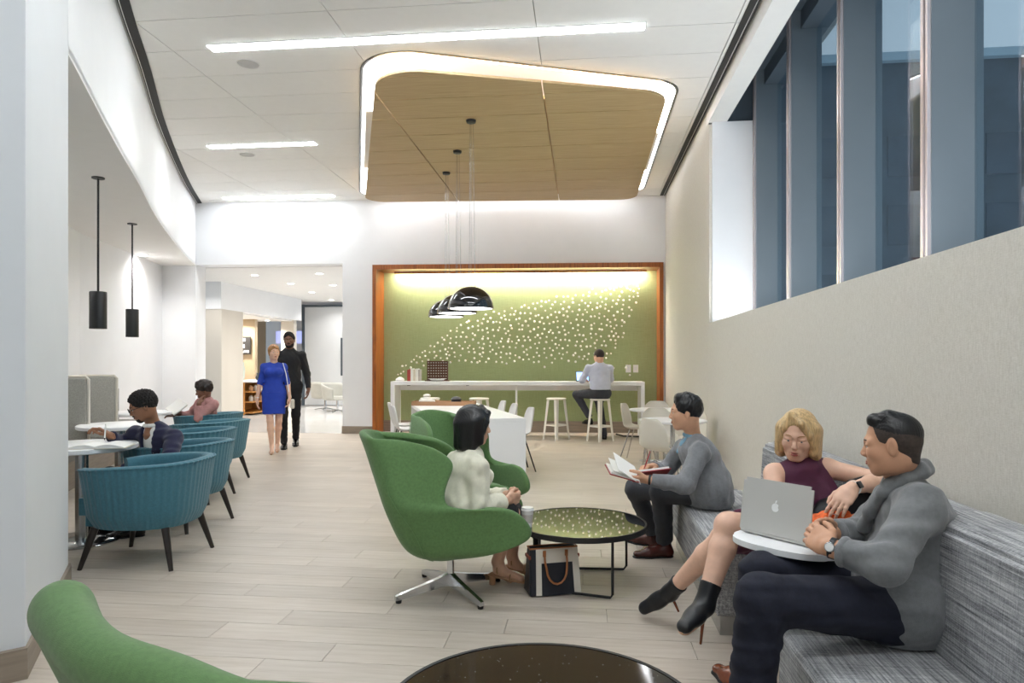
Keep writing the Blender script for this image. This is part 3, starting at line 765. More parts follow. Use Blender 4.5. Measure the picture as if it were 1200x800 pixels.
for (u, v), zr, lb in (((552, 141), 2.03, 'nearest and largest-looking black dome pendant'), ((536, 177), 2.06, 'middle one of the three black dome pendants'), ((523, 202), 2.08, 'farthest one of the three black dome pendants')):
    p = onz(u, v, WZ)
    t = thing('dome_pendant', lb, 'pendant light', (p.x, p.y, WZ), 0, 'black dome pendants')
    h = WZ - zr; R = .28; Hh = .27
    prof = [(R * math.cos(a), -h + Hh * math.sin(a)) for a in [PI / 2 * k / 16 for k in range(17)]]
    prof[-1] = (0, -h + Hh)
    inn = [(r * .965, -h + (z + h) * .965) for r, z in prof[::-1]]; inn[0] = (0, inn[0][1])
    obj('shade', lathe(B(), inn + [(R * .965, -h - .004), (R, -h - .004)] + prof, n=48), 'dome_black', t, smooth=True)
    bm = lathe(B(), [(r * .955, z * 1.0 - .002 if k else z) for k, (r, z) in enumerate(inn)][:], n=40); obj('liner', bm, 'white_metal', t, smooth=True)
    obj('lamp', lathe(B(), [(0, -h + .02), (R * .93, -h + .02)], n=36), 'lamp_dome', t)
    obj('canopy', lathe(B(), [(0, -.035), (.055, -.03), (.062, 0)], n=24), 'black_metal', t)
    for dx, dy in ((0, 0), (.05, .0), (-.03, .04)): obj('cable', tube(B(), [(dx * .5, dy * .5, -.03), (dx, dy, -h + Hh - .006)], .0028, 6), 'steel', t)

# ---- sofas -------------------------------------------------------------------
def soft_box(bm, lo, hi, r=.035): return box2(bm, lo, hi, r)
def make_sofa(label, y0, y1, xf, backs, notch=None):
    t = thing('sofa', label, 'sofa', (1.1, (y0 + y1) / 2, 0), 0, 'grey tweed sofa units'); L = (y1 - y0)
    seat = B(); box(seat, ((xf + 1.46) / 2 - 1.1, 0, .265), (1.46 - xf, L - .006, .34), 0, .03, 3)
    so = obj('seat', seat, 'sofa_tweed', t, smooth=50)
    obj('plinth', box(B(), ((xf + 1.46) / 2 - 1.1, 0, .05), (1.46 - xf - .05, L - .06, .1)), 'steel', t)
    for a, b in backs:
        bm = B(); m0, m1 = a - (y0 + y1) / 2, b - (y0 + y1) / 2
        P = [(.04, .42), (.065, .84), (.12, .865), (.30, .865), (.335, .84), (.36, .42)]
        rows = [[(x, y, z) for x, z in P] for y in (m0 + .003, m1 - .003)]
        vs = grid(bm, rows, True); bm.faces.new(vs[0]); bm.faces.new(vs[1])
        bmesh.ops.bevel(bm, geom=bm.edges[:], offset=.016, segments=2, affect='EDGES')
        obj('backrest', bm, 'sofa_tweed', t, smooth=50)
    for y in (-L / 2 + .01, L / 2 - .01):
        obj('piping', tube(B(), [(xf - 1.1 + .012, y, .105), (xf - 1.1 + .012, y, .405), (xf - 1.1 + .04, y, .432), (.04, y, .432)], .006, 6), 'sofa_tweed', t)
    return t
make_sofa('near grey tweed sofa the man in the shawl-collar sweater sits on', .55, 2.50, .69, [(.55, 1.62), (1.62, 2.50)])
make_sofa('far grey tweed sofa with the man with the red book and the blonde woman', 3.47, 5.15, .665, [(3.47, 4.55)])
# corner unit between the two, set back
t = thing('corner_seat', 'grey tweed corner seat between the two sofas, set back against the wall', 'sofa', (1.2, 2.985, 0), 0, 'grey tweed sofa units')
obj('seat', box(B(), (.02, 0, .265), (.46, .94, .34), 0, .03, 3), 'sofa_tweed', t, smooth=50)
obj('backrest', box(B(), (.19, 0, .63), (.14, .94, .42), 0, .03, 3), 'sofa_tweed', t, smooth=50)

# ---- coffee tables --------------------------------------------------------------
def make_coffee(name, label, cx, cy, r, z, mat):
    t = thing(name, label, 'coffee table', (cx, cy, 0), 0, 'round black coffee tables')
    obj('table_top', lathe(B(), [(0, z - .012), (r - .012, z - .012), (r - .012, z), (0, z)], n=72), mat, t, smooth=True)
    obj('rim', lathe(B(), [(r - .012, z + .002), (r, z + .002), (r, z - .03), (r - .03, z - .03), (r - .03, z - .022), (r - .012, z - .013), (r - .012, z + .002)], n=72), 'black_metal', t, smooth=True)
    # bent-rod sled on one side, two tapering legs on the other
    a = math.radians(38); e = Vector((math.cos(a), math.sin(a))) * (r - .03); f_ = Vector((math.cos(-a * 1.6), math.sin(-a * 1.6))) * (r - .03)
    obj('sled', tube(B(), [(e.x, e.y, z - .02), (e.x, e.y, .03), (e.x * .94, e.y * .97, .009), (-.05, e.y * .9, .009)], .008, 8), 'black_metal', t)
    obj('sled', tube(B(), [(f_.x, f_.y, z - .02), (f_.x, f_.y, .03), (f_.x * .94, f_.y * .97, .009), (-.05, f_.y * .8, .009)], .008, 8), 'black_metal', t)
    for sy in (1, -1):
        obj('leg', tube(B(), [(-r * .72, sy * .10, z - .02), (-r * .66, sy * .10, z - .09), (-r * .66, sy * .10, 0)], [.034, .020, .014], 12), 'black_metal', t, smooth=True)
    obj('cross_bar', tube(B(), [(-r * .66, -.10, .09), (-r * .66, .10, .09)], .008, 8), 'black_metal', t)
    return t
make_coffee('coffee_table', 'round black glass coffee table with the paper cup on it', -.016, 4.29, .415, .37, 'black_glass')
make_coffee('coffee_table', 'speckled black round coffee table cut off by the bottom edge', -.11, 1.89, .46, .40, 'black_granite')
# paper cup
p = onz(618, 617, .372)
t = thing('paper_cup', 'white takeaway paper cup with lid on the black glass table', 'cup', (p.x, p.y, .372))
obj('cup', lathe(B(), [(0, 0), (.028, 0), (.038, .10), (.0, .10)], n=28), 'ceramic_white', t, smooth=True)
obj('lid', lathe(B(), [(.041, .098), (.042, .106), (.039, .108), (.036, .120), (0, .120)], n=28), 'white_plastic', t, smooth=True)
obj('sleeve', lathe(B(), [(.0315, .03), (.0365, .078), (.0355, .08), (.031, .028)], n=28), 'cup_sleeve', t, smooth=True)

# ---- tote bag on the floor -------------------------------------------------------
a = onz(612, 702); b = onz(672, 694)
t = thing('tote_bag', 'navy and cream leather tote with tan handles on the floor', 'bag', ((a.x + b.x) / 2 + .02, (a.y + b.y) / 2 + .07, 0), math.atan2(b.y - a.y, b.x - a.x) - .12)
W2, D2, HH = .158, .075, .275
def trap(bm, w0, w1, d0, d1, z0, z1, bev=.008):
    vs = grid(bm, [[(-w0, -d0, z0), (w0, -d0, z0), (w0, d0, z0), (-w0, d0, z0)], [(-w1, -d1, z1), (w1, -d1, z1), (w1, d1, z1), (-w1, d1, z1)]], True)
    bm.faces.new(vs[0]); bm.faces.new(vs[1])
    if bev: bmesh.ops.bevel(bm, geom=bm.edges[:], offset=bev, segments=2, affect='EDGES')
    return bm
def lerp(a, b, k): return a + (b - a) * k
def wz(z): return lerp(W2, W2 * .93, z / HH)
def dz_(z): return lerp(D2, D2 * .45, z / HH)
obj('body', trap(B(), W2, W2 * .93, D2, D2 * .45, .006, HH), 'navy_leather', t)
def skin_panel(name, x0, x1, z0, z1, mat, off, s=-1):
    bm = B(); P = []
    for (x, z) in ((x0, z0), (x1, z0), (x1, z1), (x0, z1)): P.append((x * wz(z) / W2, s * (dz_(z) + off), z))
    Q = [(x, y + .004 * -s, z) for x, y, z in P]
    vs = grid(bm, [P, Q], True); bm.faces.new(vs[0]); bm.faces.new(vs[1])
    return obj(name, bm, mat, t)
for s in (-1, 1):
    skin_panel('cream_panel', -.12, .158, .01, HH - .004, 'cream_leather', .003, s)
    skin_panel('front_pocket', -.085, .115, .008, .19, 'navy_leather', .0065, s)
    hp = [(-.062, s * (dz_(.25) + .009), .255), (-.062, s * (dz_(.2) + .016), .20)]
    for k in range(9):
        q = PI * k / 8; hp.append((-.062 * math.cos(q) + .006, s * (.075 + .012 * math.sin(q)), .16 - .085 * math.sin(q)))
    hp += [(.074, s * (dz_(.2) + .016), .20), (.074, s * (dz_(.25) + .009), .255)]
    obj('handle', tube(B(), hp, .0065, 8), 'tan_leather', t)
    for x in (-.062, .074): obj('handle_tab', box(B(), (x, s * (dz_(.24) + .008), .245), (.018, .008, .035)), 'tan_leather', t)
for s in (-1, 1): obj('side_strap', box(B(), (s * W2 * .955, 0, .225), (.012, dz_(.22) * 2.1, .018)), 'brick_leather', t)
obj('top_binding', tube(B(), [(-W2 * .93, -dz_(HH), HH), (W2 * .93, -dz_(HH), HH), (W2 * .93, dz_(HH), HH), (-W2 * .93, dz_(HH), HH)], .005, 6, closed=True), 'tan_leather', t)

# ---- tablet table and laptop ----------------------------------------------------
tc = Vector((.775, 2.66)); ta = math.atan2(2.534 - 2.754, .854 - .633)
t = thing('tablet_table', 'small white oval tablet table holding the laptop', 'table', (tc.x, tc.y, 0), ta)
bm = B(); P = [(.205 * math.copysign(abs(math.cos(q)) ** .8, math.cos(q)), .145 * math.copysign(abs(math.sin(q)) ** .8, math.sin(q))) for q in [2 * PI * k / 48 for k in range(48)]]
prism(bm, P, .678, .70); bmesh.ops.bevel(bm, geom=[e for e in bm.edges if abs(e.verts[0].co.z - e.verts[1].co.z) < 1e-4], offset=.006, segments=2, affect='EDGES'); obj('table_top', bm, 'white_laminate', t, smooth=40)
obj('post', tube(B(), [(.03, .06, .01), (.03, .06, .68)], .022, 14), 'steel', t, smooth=True)
obj('base', box(B(), (.03, .06, .008), (.30, .26, .016), 0, .006), 'steel', t)
la = Vector((.640, 2.775, .703)); lb_ = Vector((.812, 2.575, .703)); ld = (lb_ - la).normalized(); rz = math.atan2(ld.y, ld.x)
mid = (la + lb_) / 2
t = thing('laptop', 'open silver laptop with a pale fruit mark on its lid', 'laptop', mid, rz)
LW = .30
obj('base', box(B(), (0, .105, .007), (LW, .21, .012), 0, .004), 'aluminium', t)
obj('keyboard', box(B(), (0, .115, .0138), (LW - .04, .10, .002)), 'graphite', t)
LM = Matrix.Rotation(math.radians(-9), 4, 'X')          # lid leans towards us
def lidpt(bm): bmesh.ops.transform(bm, matrix=Matrix.Translation((0, 0, .013)) @ LM @ Matrix.Rotation(math.radians(0), 4, 'X'), verts=bm.verts); return bm
bm = box(B(), (0, 0, .103), (LW, .006, .205)); bmesh.ops.bevel(bm, geom=[e for e in bm.edges if abs(e.verts[0].co.y - e.verts[1].co.y) > .004 and e.verts[0].co.z > .15], offset=.012, segments=4, affect='EDGES'); lid = obj('lid', lidpt(bm), 'aluminium', t)
obj('screen', lidpt(box(B(), (0, .0036, .105), (LW - .03, .001, .17))), 'graphite', lid)
bm = B()
def disc(bm, P, y): 
    vs = [bm.verts.new((x, y, z)) for x, z in P]; bm.faces.new(vs)
AP = []
for k in range(40):
    q = 2 * PI * k / 40; r_ = .0165 * (1 - .10 * max(0, math.sin(q)) ** 6 - .06 * max(0, -math.sin(q)) ** 10)
    x, z = r_ * .95 * math.cos(q), r_ * 1.05 * math.sin(q)
    dx, dz = x - .019, z - .003; dd = math.hypot(dx, dz)
    if dd < .008: x, z = .019 + dx / dd * .008, .003 + dz / dd * .008
    AP.append((x, z + .105))
disc(bm, AP, -.0036)
disc(bm, [(.0015 + .0075 * math.sin(q) * .45 + .003 * math.cos(q) * .7 + .0, .127 + .0065 * math.cos(q)) for q in [2 * PI * k / 14 for k in range(14)]], -.0036)
obj('lid_mark', lidpt(bm), 'mark_white', lid)

# ---- communal table ---------------------------------------------------------------
ct = Vector((-1.62, 8.86)); crz = math.radians(20)
t = thing('communal_table', 'long white waterfall-edge communal table under the dome pendants', 'table', (ct.x, ct.y, 0), crz)
obj('table_top', box(B(), (0, 0, .715), (1.03, 2.86, .05), 0, .004), 'white_laminate', t)
for s in (-1, 1): obj('end_panel', box(B(), (0, s * 1.405, .345), (1.03, .05, .69), 0, .004), 'white_laminate', t)
obj('apron', box(B(), (0, 0, .64), (.2, 2.7, .1)), 'white_laminate', t)
def rot2(x, y, a): return x * math.cos(a) - y * math.sin(a), x * math.sin(a) + y * math.cos(a)
# plastic shell chairs round it (faces +x)
def make_shell(name, label, loc, rz, mat, legmat, group, zs=.45):
    t = thing(name, label, 'chair', loc, rz, group)
    rows = []
    prof = [(.21, zs - .02), (.17, zs + .005), (.05, zs), (-.08, zs - .005), (-.15, zs + .02), (-.185, zs + .09), (-.205, zs + .19), (-.225, zs + .29), (-.24, zs + .35)]
    wid = [.18, .20, .215, .215, .21, .21, .205, .18, .10]
    for (x, z), w in zip(prof, wid):
        rows.append([(x + .05 * (abs(q) ** 2.2) * (1 if z > zs + .03 else 0), q * w, z + .035 * abs(q) ** 2.4 * (1 if z < zs + .05 else .0)) for q in [-1 + k / 5 for k in range(11)]])
    bm = B(); grid(bm, rows); o = obj('shell', bm, mat, t); mod(o, 'SOLIDIFY', thickness=.012, offset=0); mod(o, 'SUBSURF', levels=1, render_levels=1); bake(o)
    o.data.polygons.foreach_set('use_smooth', [True] * len(o.data.polygons))
    for sx in (-1, 1):
        for sy in (-1, 1): obj('leg', tube(B(), [(.02 + .10 * sx, .11 * sy, zs - .012), (.0 + .21 * sx, .19 * sy, 0)], .0095, 8), legmat, t)
    return t
sc = None
for k, (lx, ly, lb) in enumerate(((-.66, .35, 'white shell chair at the left side of the communal table, nearer'), (-.66, .98, 'white shell chair at the left side of the communal table, farther'),
        (.62, 1.0, 'white shell chair at the right of the communal table, farthest of three'), (.62, .3, 'white shell chair at the right of the communal table, middle of three'), (.62, -.55, 'white shell chair at the right of the communal table, nearest of three'))):
    x, y = rot2(lx, ly, crz); lo = (ct.x + x, ct.y + y, 0); rr = crz + (0 if lx < 0 else PI)
    if sc is None: sc = make_shell('shell_chair', lb, lo, rr, 'grey_shell', 'black_metal', 'white shell chairs round the communal table')
    else: dup(sc, lo, rr, lb)
# things on the communal table
x, y = rot2(.0, 1.1, crz)
t = thing('wooden_tray', 'long flat wooden tray on the communal table', 'tray', (ct.x + x - .05, ct.y + y - .05, .74), math.radians(3))
obj('bottom', box(B(), (0, 0, .006), (.92, .30, .012)), 'maple_tray', t)
for s in (-1, 1):
    obj('rim', box(B(), (0, s * .145, .03), (.92, .012, .06)), 'maple_tray', t); obj('rim', box(B(), (s * .454, 0, .03), (.012, .278, .06)), 'maple_tray', t)
tx, ty = ct.x + x - .05, ct.y + y - .05
tag(obj('stone_ornament', lathe(B(), [(0, 0), (.09, 0), (.13, .03), (.12, .06), (.07, .08), (.05, .11), (.06, .13), (.03, .15), (0, .155)], (tx - .26, ty, .753), 14), 'stone_white', None, smooth=True), 'pale carved ornament at the left end of the wooden tray', 'ornament')
tag(obj('dark_ornament', lathe(B(), [(0, 0), (.06, 0), (.09, .03), (.07, .055), (.085, .075), (.05, .11), (0, .12)], (tx + .18, ty, .753), 10), 'graphite', None, smooth=True), 'small dark ornament at the right of the wooden tray', 'ornament')

# ---- bar counter in front of the green wall -------------------------------------------
t = thing('bar_counter', 'long white waterfall bar counter in front of the green wall', 'counter', (-1.22, yb(-1.22) - .38, 0), BW)
BLn = 4.67
obj('worktop', box(B(), (0, .17, .985), (BLn, .50, .07), 0, .004), 'white_laminate', t)
for s in (-1, 1): obj('end_panel', box(B(), (s * (BLn / 2 - .035 if s > 0 else BLn / 2 - .04), .17, .475), (.07 if s > 0 else .08, .50, .95), 0, .004), 'white_laminate', t)
obj('post', box(B(), (0, .0, .475), (.035, .035, .95)), 'white_metal', t)
for x in (-2.0, -.9): obj('power_socket', box(B(), (x, -.04, .945), (.05, .06, .012)), 'graphite', t)
obj('rear_rail', box(B(), (0, .38, .89), (BLn - .16, .03, .10)), 'white_laminate', t)
# bar stools of pressed metal
def make_stool(label, loc, rz, h=.74):
    t = thing('bar_stool', label, 'stool', loc, rz, 'ivory metal bar stools')
    obj('seat', lathe(B(), [(0, h - .03), (.165, h - .03), (.178, h - .022), (.178, h - .008), (.165, h), (0, h)], n=28), 'ivory_metal', t, smooth=50)
    for sx in (-1, 1):
        for sy in (-1, 1):
            bm = B(); a = Vector((sx * .118, sy * .118, h - .02)); b = Vector((sx * .172, sy * .172, 0)); rows = []
            for p_, w in ((a, .060), (b, .040)): rows.append([(p_.x - sx * w, p_.y, p_.z), (p_.x, p_.y, p_.z), (p_.x, p_.y - sy * w, p_.z), (p_.x - sx * .006, p_.y - sy * w, p_.z), (p_.x - sx * .006, p_.y - sy * .006, p_.z), (p_.x - sx * w, p_.y - sy * .006, p_.z)])
            vs = grid(bm, rows, True); bm.faces.new(vs[0]); bm.faces.new(vs[1]); obj('leg', bm, 'ivory_metal', t)
    q = .150
    for s in (-1, 1):
        obj('foot_rail', box(B(), (0, s * q, .26), (2 * q, .006, .026)), 'ivory_metal', t); obj('foot_rail', box(B(), (s * q, 0, .26), (.006, 2 * q, .026)), 'ivory_metal', t)
    return t
st = make_stool('empty ivory metal bar stool between the communal table and the man', (-.47, 12.02, 0), PI / 4 + .05)
dup(st, (.30, 11.88, 0), PI / 4 - .04, 'ivory metal bar stool the man in the pale blue shirt sits on')
dup(st, (-2.72, 11.85, 0), PI / 4, 'ivory bar stool behind the pale ornament on the communal table')
dup(st, (-1.84, 11.9, 0), PI / 4 + .08, 'ivory bar stool showing above the end of the wooden tray')
# things on the bar
def bar_pt(u, d_=.22): 
    X = (u - 600) / F; X = 12.45 * (-_s + X * _c) / (_c + X * _s); return X, yb(X) - .38 + d_
x0, y0 = bar_pt(477, .2)
bx_ = x0
for k, (w, h, m, lb) in enumerate(((.035, .215, 'book_red', 'dark red book at the left end of the row on the bar'), (.03, .225, 'book_red', 'second red book in the row on the bar'), (.05, .235, 'book_white', 'first thick white book in the row on the bar'),
        (.045, .225, 'book_cream', 'cream book in the middle of the row on the bar'), (.05, .235, 'book_white', 'second thick white book in the row on the bar'), (.04, .22, 'book_grey', 'grey book beside the gridded box on the bar'))):
    b_ = thing('book', lb, 'book', (bx_ + w / 2, y0 + .03, 1.02), BW, 'books on the bar')
    obj('cover', box(B(), (0, 0, h / 2), (w - .003, .17, h), 0, .004), m, b_); obj('pages', box(B(), (0, .006, h / 2 + .001), (w - .012, .165, h - .006)), 'paper', b_)
    bx_ += w
x1, y1 = bar_pt(511, .2)
t = thing('lattice_box', 'dark wooden lattice rack with pale pegs on the bar', 'rack', (x1, y1 + .05, 1.02), BW)
obj('backing', box(B(), (0, .03, .19), (.40, .02, .38)), 'walnut', t)
for k in range(9): obj('slat', box(B(), (-.19 + .0475 * k, .01, .19), (.012, .03, .38)), 'walnut', t)
for k in range(8): obj('slat', box(B(), (0, .005, .02 + .05 * k), (.40, .03, .012)), 'walnut', t)
for i in range(8):
    for j in range(7): obj('peg', box(B(), (-.166 + .0475 * i, .0, .045 + .05 * j), (.014, .05, .014)), 'cream_leather', t)
obj('tray_base', box(B(), (.01, -.02, .008), (.46, .20, .016)), 'walnut', t)
tag(obj('white_dish', lathe(B(), [(0, .002), (.12, .0), (.16, .03), (.15, .032), (.11, .012), (0, .012)], (x1 + .03, y1 - .09, 1.038), 20), 'ceramic_white', None, smooth=True), 'shallow white dish in front of the lattice rack', 'dish')
x2, y2 = bar_pt(467, .2)
tag(obj('white_shell', lathe(B(), [(0, 0), (.06, 0), (.09, .02), (.07, .05), (.03, .075), (0, .08)], (x2 + .02, y2, 1.02), 16), 'ceramic_white', None, smooth=True), 'small white rounded ornament at the left end of the bar', 'ornament')
x3, y3 = bar_pt(683, .12)
t = thing('tablet_computer', 'glowing blue tablet screen in front of the man at the bar', 'tablet', (x3, y3 + .02, 1.02), .25)
TM = Matrix.Rotation(math.radians(-16), 4, 'X')
bm = B(); box(bm, (0, 0, .095), (.25, .01, .19), 0, .003); bmesh.ops.transform(bm, matrix=TM, verts=bm.verts); obj('body', bm, 'graphite', t)
bm = B(); box(bm, (0, -.006, .097), (.225, .003, .16)); bmesh.ops.transform(bm, matrix=TM, verts=bm.verts); obj('screen', bm, 'screen_blue', t)
bm = B(); box(bm, (-.05, -.008, .085), (.05, .002, .04)); bmesh.ops.transform(bm, matrix=TM, verts=bm.verts); obj('screen_image', bm, 'mark_white', t)
obj('stand', box(B(), (0, .04, .004), (.2, .12, .008)), 'graphite', t)
# sockets on the green wall
for u, lb in ((738, 'left white wall plate on the green wall'), (747, 'right white wall plate on the green wall')):
    X = 12.9 * (-_s + (u - 600) / F * _c) / (_c + (u - 600) / F * _s)
    o = thing('wall_plate', lb, 'outlet', (X, yb(X) + ND - .052, 1.25), BW, 'wall plates')
    obj('plate', box(B(), (0, -.004, 0), (.10, .008, .15), 0, .003), 'white_plastic', o); obj('rocker', box(B(), (0, -.009, 0), (.04, .004, .075)), 'white_gloss', o)
tag(obj('power_cable', tube(B(), [(.62, 12.75, .03), (.75, 12.6, .012), (1.0, 12.55, .012), (1.2, 12.6, .012)], .015, 8), 'rubber', None), 'black cable on the floor under the right end of the bar', 'cable')

# ---- wall art: a flock of white capped pegs --------------------------------------------
art = thing('peg_artwork', 'drifting flock of white capped wooden pegs on the green wall', 'wall art')
mk('peg_cap', '#fdfbf0', .4, var=.02); mk('peg_stem', '#a58a4a', .5, var=.1)
bm = B(); lathe(bm, [(.0055, 0), (.0055, .055)], n=6); ns = len(bm.faces); lathe(bm, [(0, .052), (.018, .054), (.022, .062), (.018, .074), (0, .078)], n=10)
for k, f_ in enumerate(bm.faces): f_.material_index = 0 if k < ns else 1
bmesh.ops.transform(bm, matrix=Matrix.Rotation(PI / 2, 4, 'X'), verts=bm.verts); bmesh.ops.recalc_face_normals(bm, faces=bm.faces)
peg_me = bpy.data.meshes.new('peg'); bm.to_mesh(peg_me); bm.free(); peg_me.materials.append(M['peg_stem']); peg_me.materials.append(M['peg_cap'])
peg_me.polygons.foreach_set('use_smooth', [True] * len(peg_me.polygons))
def wall_pt(u, v):
    a = (u - 600) / F
    X = 0
    for _ in range(4):
        Yw = yb(X) + ND - .05; d = Yw / (_c + a * _s); X = d * (-_s + a * _c)
    return X, Yw, EYE + d * (HZ - v) / F
def outline(u):
    "upper and lower edge of the flock in the photograph's own pixels"
    up = [(470, 432), (485, 420), (505, 404), (530, 386), (555, 374), (600, 360), (640, 352), (680, 342), (715, 335), (748, 330)]
    lo = [(470, 442), (485, 436), (505, 428), (530, 424), (555, 425), (600, 424), (640, 425), (680, 424), (715, 418), (735, 380), (748, 345)]
    f_ = lambda P: next((a[1] + (b[1] - a[1]) * (u - a[0]) / (b[0] - a[0]) for a, b in zip(P, P[1:]) if a[0] <= u <= b[0]), P[-1][1])
    return f_(up), f_(lo)
rng = random.Random(11); pegs = []; tries = 0
while len(pegs) < 400 and tries < 60000:
    tries += 1
    u = 470 + 278 * rng.random(); a_, b_ = outline(u); q = rng.random(); v = a_ + (b_ - a_) * q
    dens = 1 if .12 < q < .8 else .45
    if rng.random() > dens: continue
    if any((u - U) ** 2 + (v - V) ** 2 < 5.0 ** 2 for U, V in pegs): continue
    pegs.append((u, v))
pegs += [(468, 438), (472, 428), (698, 428), (719, 431), (733, 432), (738, 440), (728, 394), (594, 425), (639, 430), (747, 337), (746, 346), (735, 339)]
extra = []
for k, (u, v) in enumerate(pegs):
    X, Yw, Z = wall_pt(u, v); s = rng.uniform(.8, 1.15); dep = rng.uniform(.6, 1.5)
    mt = Matrix.Translation((X, Yw, Z)) @ Matrix.Rotation(rng.uniform(-.35, .35), 4, 'X') @ Matrix.Rotation(rng.uniform(-.4, .4), 4, 'Z') @ Matrix.Diagonal((s, dep, s, 1))
    if k < 290:
        o = bpy.data.objects.new('peg', peg_me); COL.objects.link(o); o.parent = art; o.matrix_local = mt
    else: extra.append(mt)
bm = B()
for mt in extra:
    n0 = len(bm.verts); bm.from_mesh(peg_me); bm.verts.ensure_lookup_table(); bmesh.ops.transform(bm, matrix=mt, verts=bm.verts[n0:])
o = obj('more_pegs', bm, None, art, smooth='all'); o.data.materials.append(M['peg_stem']); o.data.materials.append(M['peg_cap']); o['kind'] = 'stuff'

# ---- café tables at the right wall -------------------------------------------------------
def make_cafe(label, loc):
    t = thing('cafe_table', label, 'table', loc, 0, 'white cafe tables by the right wall')
    obj('table_top', lathe(B(), [(0, .715), (.36, .715), (.37, .725), (.37, .74), (0, .742)], n=44), 'white_laminate', t, smooth=True)
    obj('post', tube(B(), [(0, 0, .03), (0, 0, .715)], .026, 14), 'chrome', t, smooth=True)
    for k in range(4):
        a = PI / 4 + k * PI / 2; obj('foot', tube(B(), [(.02 * math.cos(a), .02 * math.sin(a), .035), (.3 * math.cos(a), .3 * math.sin(a), .012)], [.02, .011], 8), 'chrome', t)
    return t
cf = make_cafe('round white cafe table farther along the right wall', (1.0, 9.3, 0))
dup(cf, (.99, 7.62, 0), 0, 'round white cafe table just behind the man with the red book')
cs = make_shell('cafe_chair', 'pale shell cafe chair left of the farther cafe table', (.76, 9.55, 0), math.radians(-20), 'chair_shell', 'chrome', 'pale shell cafe chairs')
dup(cs, (1.08, 10.05, 0), math.radians(-95), 'pale shell cafe chair behind the farther cafe table')
dup(cs, (.95, 8.55, 0), math.radians(-85), 'pale shell cafe chair between the two cafe tables')
dup(cs, (1.20, 8.10, 0), math.radians(205), 'pale shell cafe chair near the back of the man with the red book')
dup(cs, (.84, 7.2, 0), math.radians(40), 'pale shell cafe chair in front of the nearer cafe table')

# ---- corridor furnishings -------------------------------------------------------------------
t = thing('display_shelf', 'low oak display shelf in the shop bay', 'shelf', (-8.85, 17.3, 0), 0)
obj('top', box(B(), (0, 0, .87), (.74, 1.4, .04)), 'white_laminate', t)
for x in (-.34, .34): pass
obj('side', box(B(), (-.1, -.68, .43), (.5, .04, .84)), 'oak_shelf', t); obj('side', box(B(), (-.1, .68, .43), (.5, .04, .84)), 'oak_shelf', t)
for z in (.06, .34, .6): obj('shelf_board', box(B(), (.0, 0, z), (.70, 1.32, .03)), 'oak_shelf', t)
obj('back', box(B(), (-.34, 0, .43), (.02, 1.32, .84)), 'oak_shelf', t)
k = 0
for z in (.355, .615):
    for y in (-.5, -.25, .0, .25, .5):
        bm = lathe(B(), [(0, 0), (.05, 0), (.055, .03), (.055, .11), (.03, .13), (.03, .15), (0, .152)], (-8.62, 17.3 + y, z), 12)
        tag(obj('jar', bm, ('book_grey', 'book_cream', 'maple_tray')[k % 3], None, smooth=True), ('upper' if z > .5 else 'lower') + ' shelf jar on the oak display, ' + ('first', 'second', 'third', 'fourth', 'fifth')[k % 5] + ' from the front', 'jar', 'jars on the display shelf'); k += 1
tag(obj('glass_vase', lathe(B(), [(0, 0), (.09, 0), (.12, .1), (.13, .3), (.10, .42), (.11, .48), (0, .5)], (-9.0, 16.95, .89), 20), 'green_glass', None, smooth=True), 'tall pale glass jar on top of the display shelf', 'jar')
tag(obj('dark_bowl', lathe(B(), [(0, 0), (.06, 0), (.09, .06), (.085, .10), (.05, .14), (.07, .2), (0, .2)], (-8.68, 17.35, .89), 14), 'graphite', None, smooth=True), 'dark pot on top of the display shelf', 'pot')
tag(obj('dark_bowl', lathe(B(), [(0, 0), (.05, 0), (.08, .05), (.07, .12), (.05, .16), (0, .16)], (-8.62, 17.65, .89), 14), 'graphite', None, smooth=True), 'smaller dark pot at the right end of the display shelf', 'pot')
t = thing('notice_board', 'black notice board with pale cards on the shop wall', 'board', (-9.55, 18.3, 1.85), 0)
obj('board', box(B(), (0, 0, 0), (.30, .03, .50)), 'board_black', t)
for x, z, w, h in ((-.06, .16, .12, .09), (-.07, -.02, .10, .10), (.03, -.17, .14, .07), (-.08, -.19, .06, .05)): obj('card', box(B(), (x, -.018, z), (w, .006, h)), 'card_white', t)
t = thing('display_screen', 'wide blue-violet display band over the shop counter', 'screen', (-9.35, 21.5, 2.2), 0)
obj('band', box(B(), (0, 0, 0), (1.6, .04, .40)), emit('screen_violet', (.16, .22, .55, 1), .8), t); obj('frame', box(B(), (0, .03, 0), (1.66, .03, .46)), 'white_metal', t)
lc = None
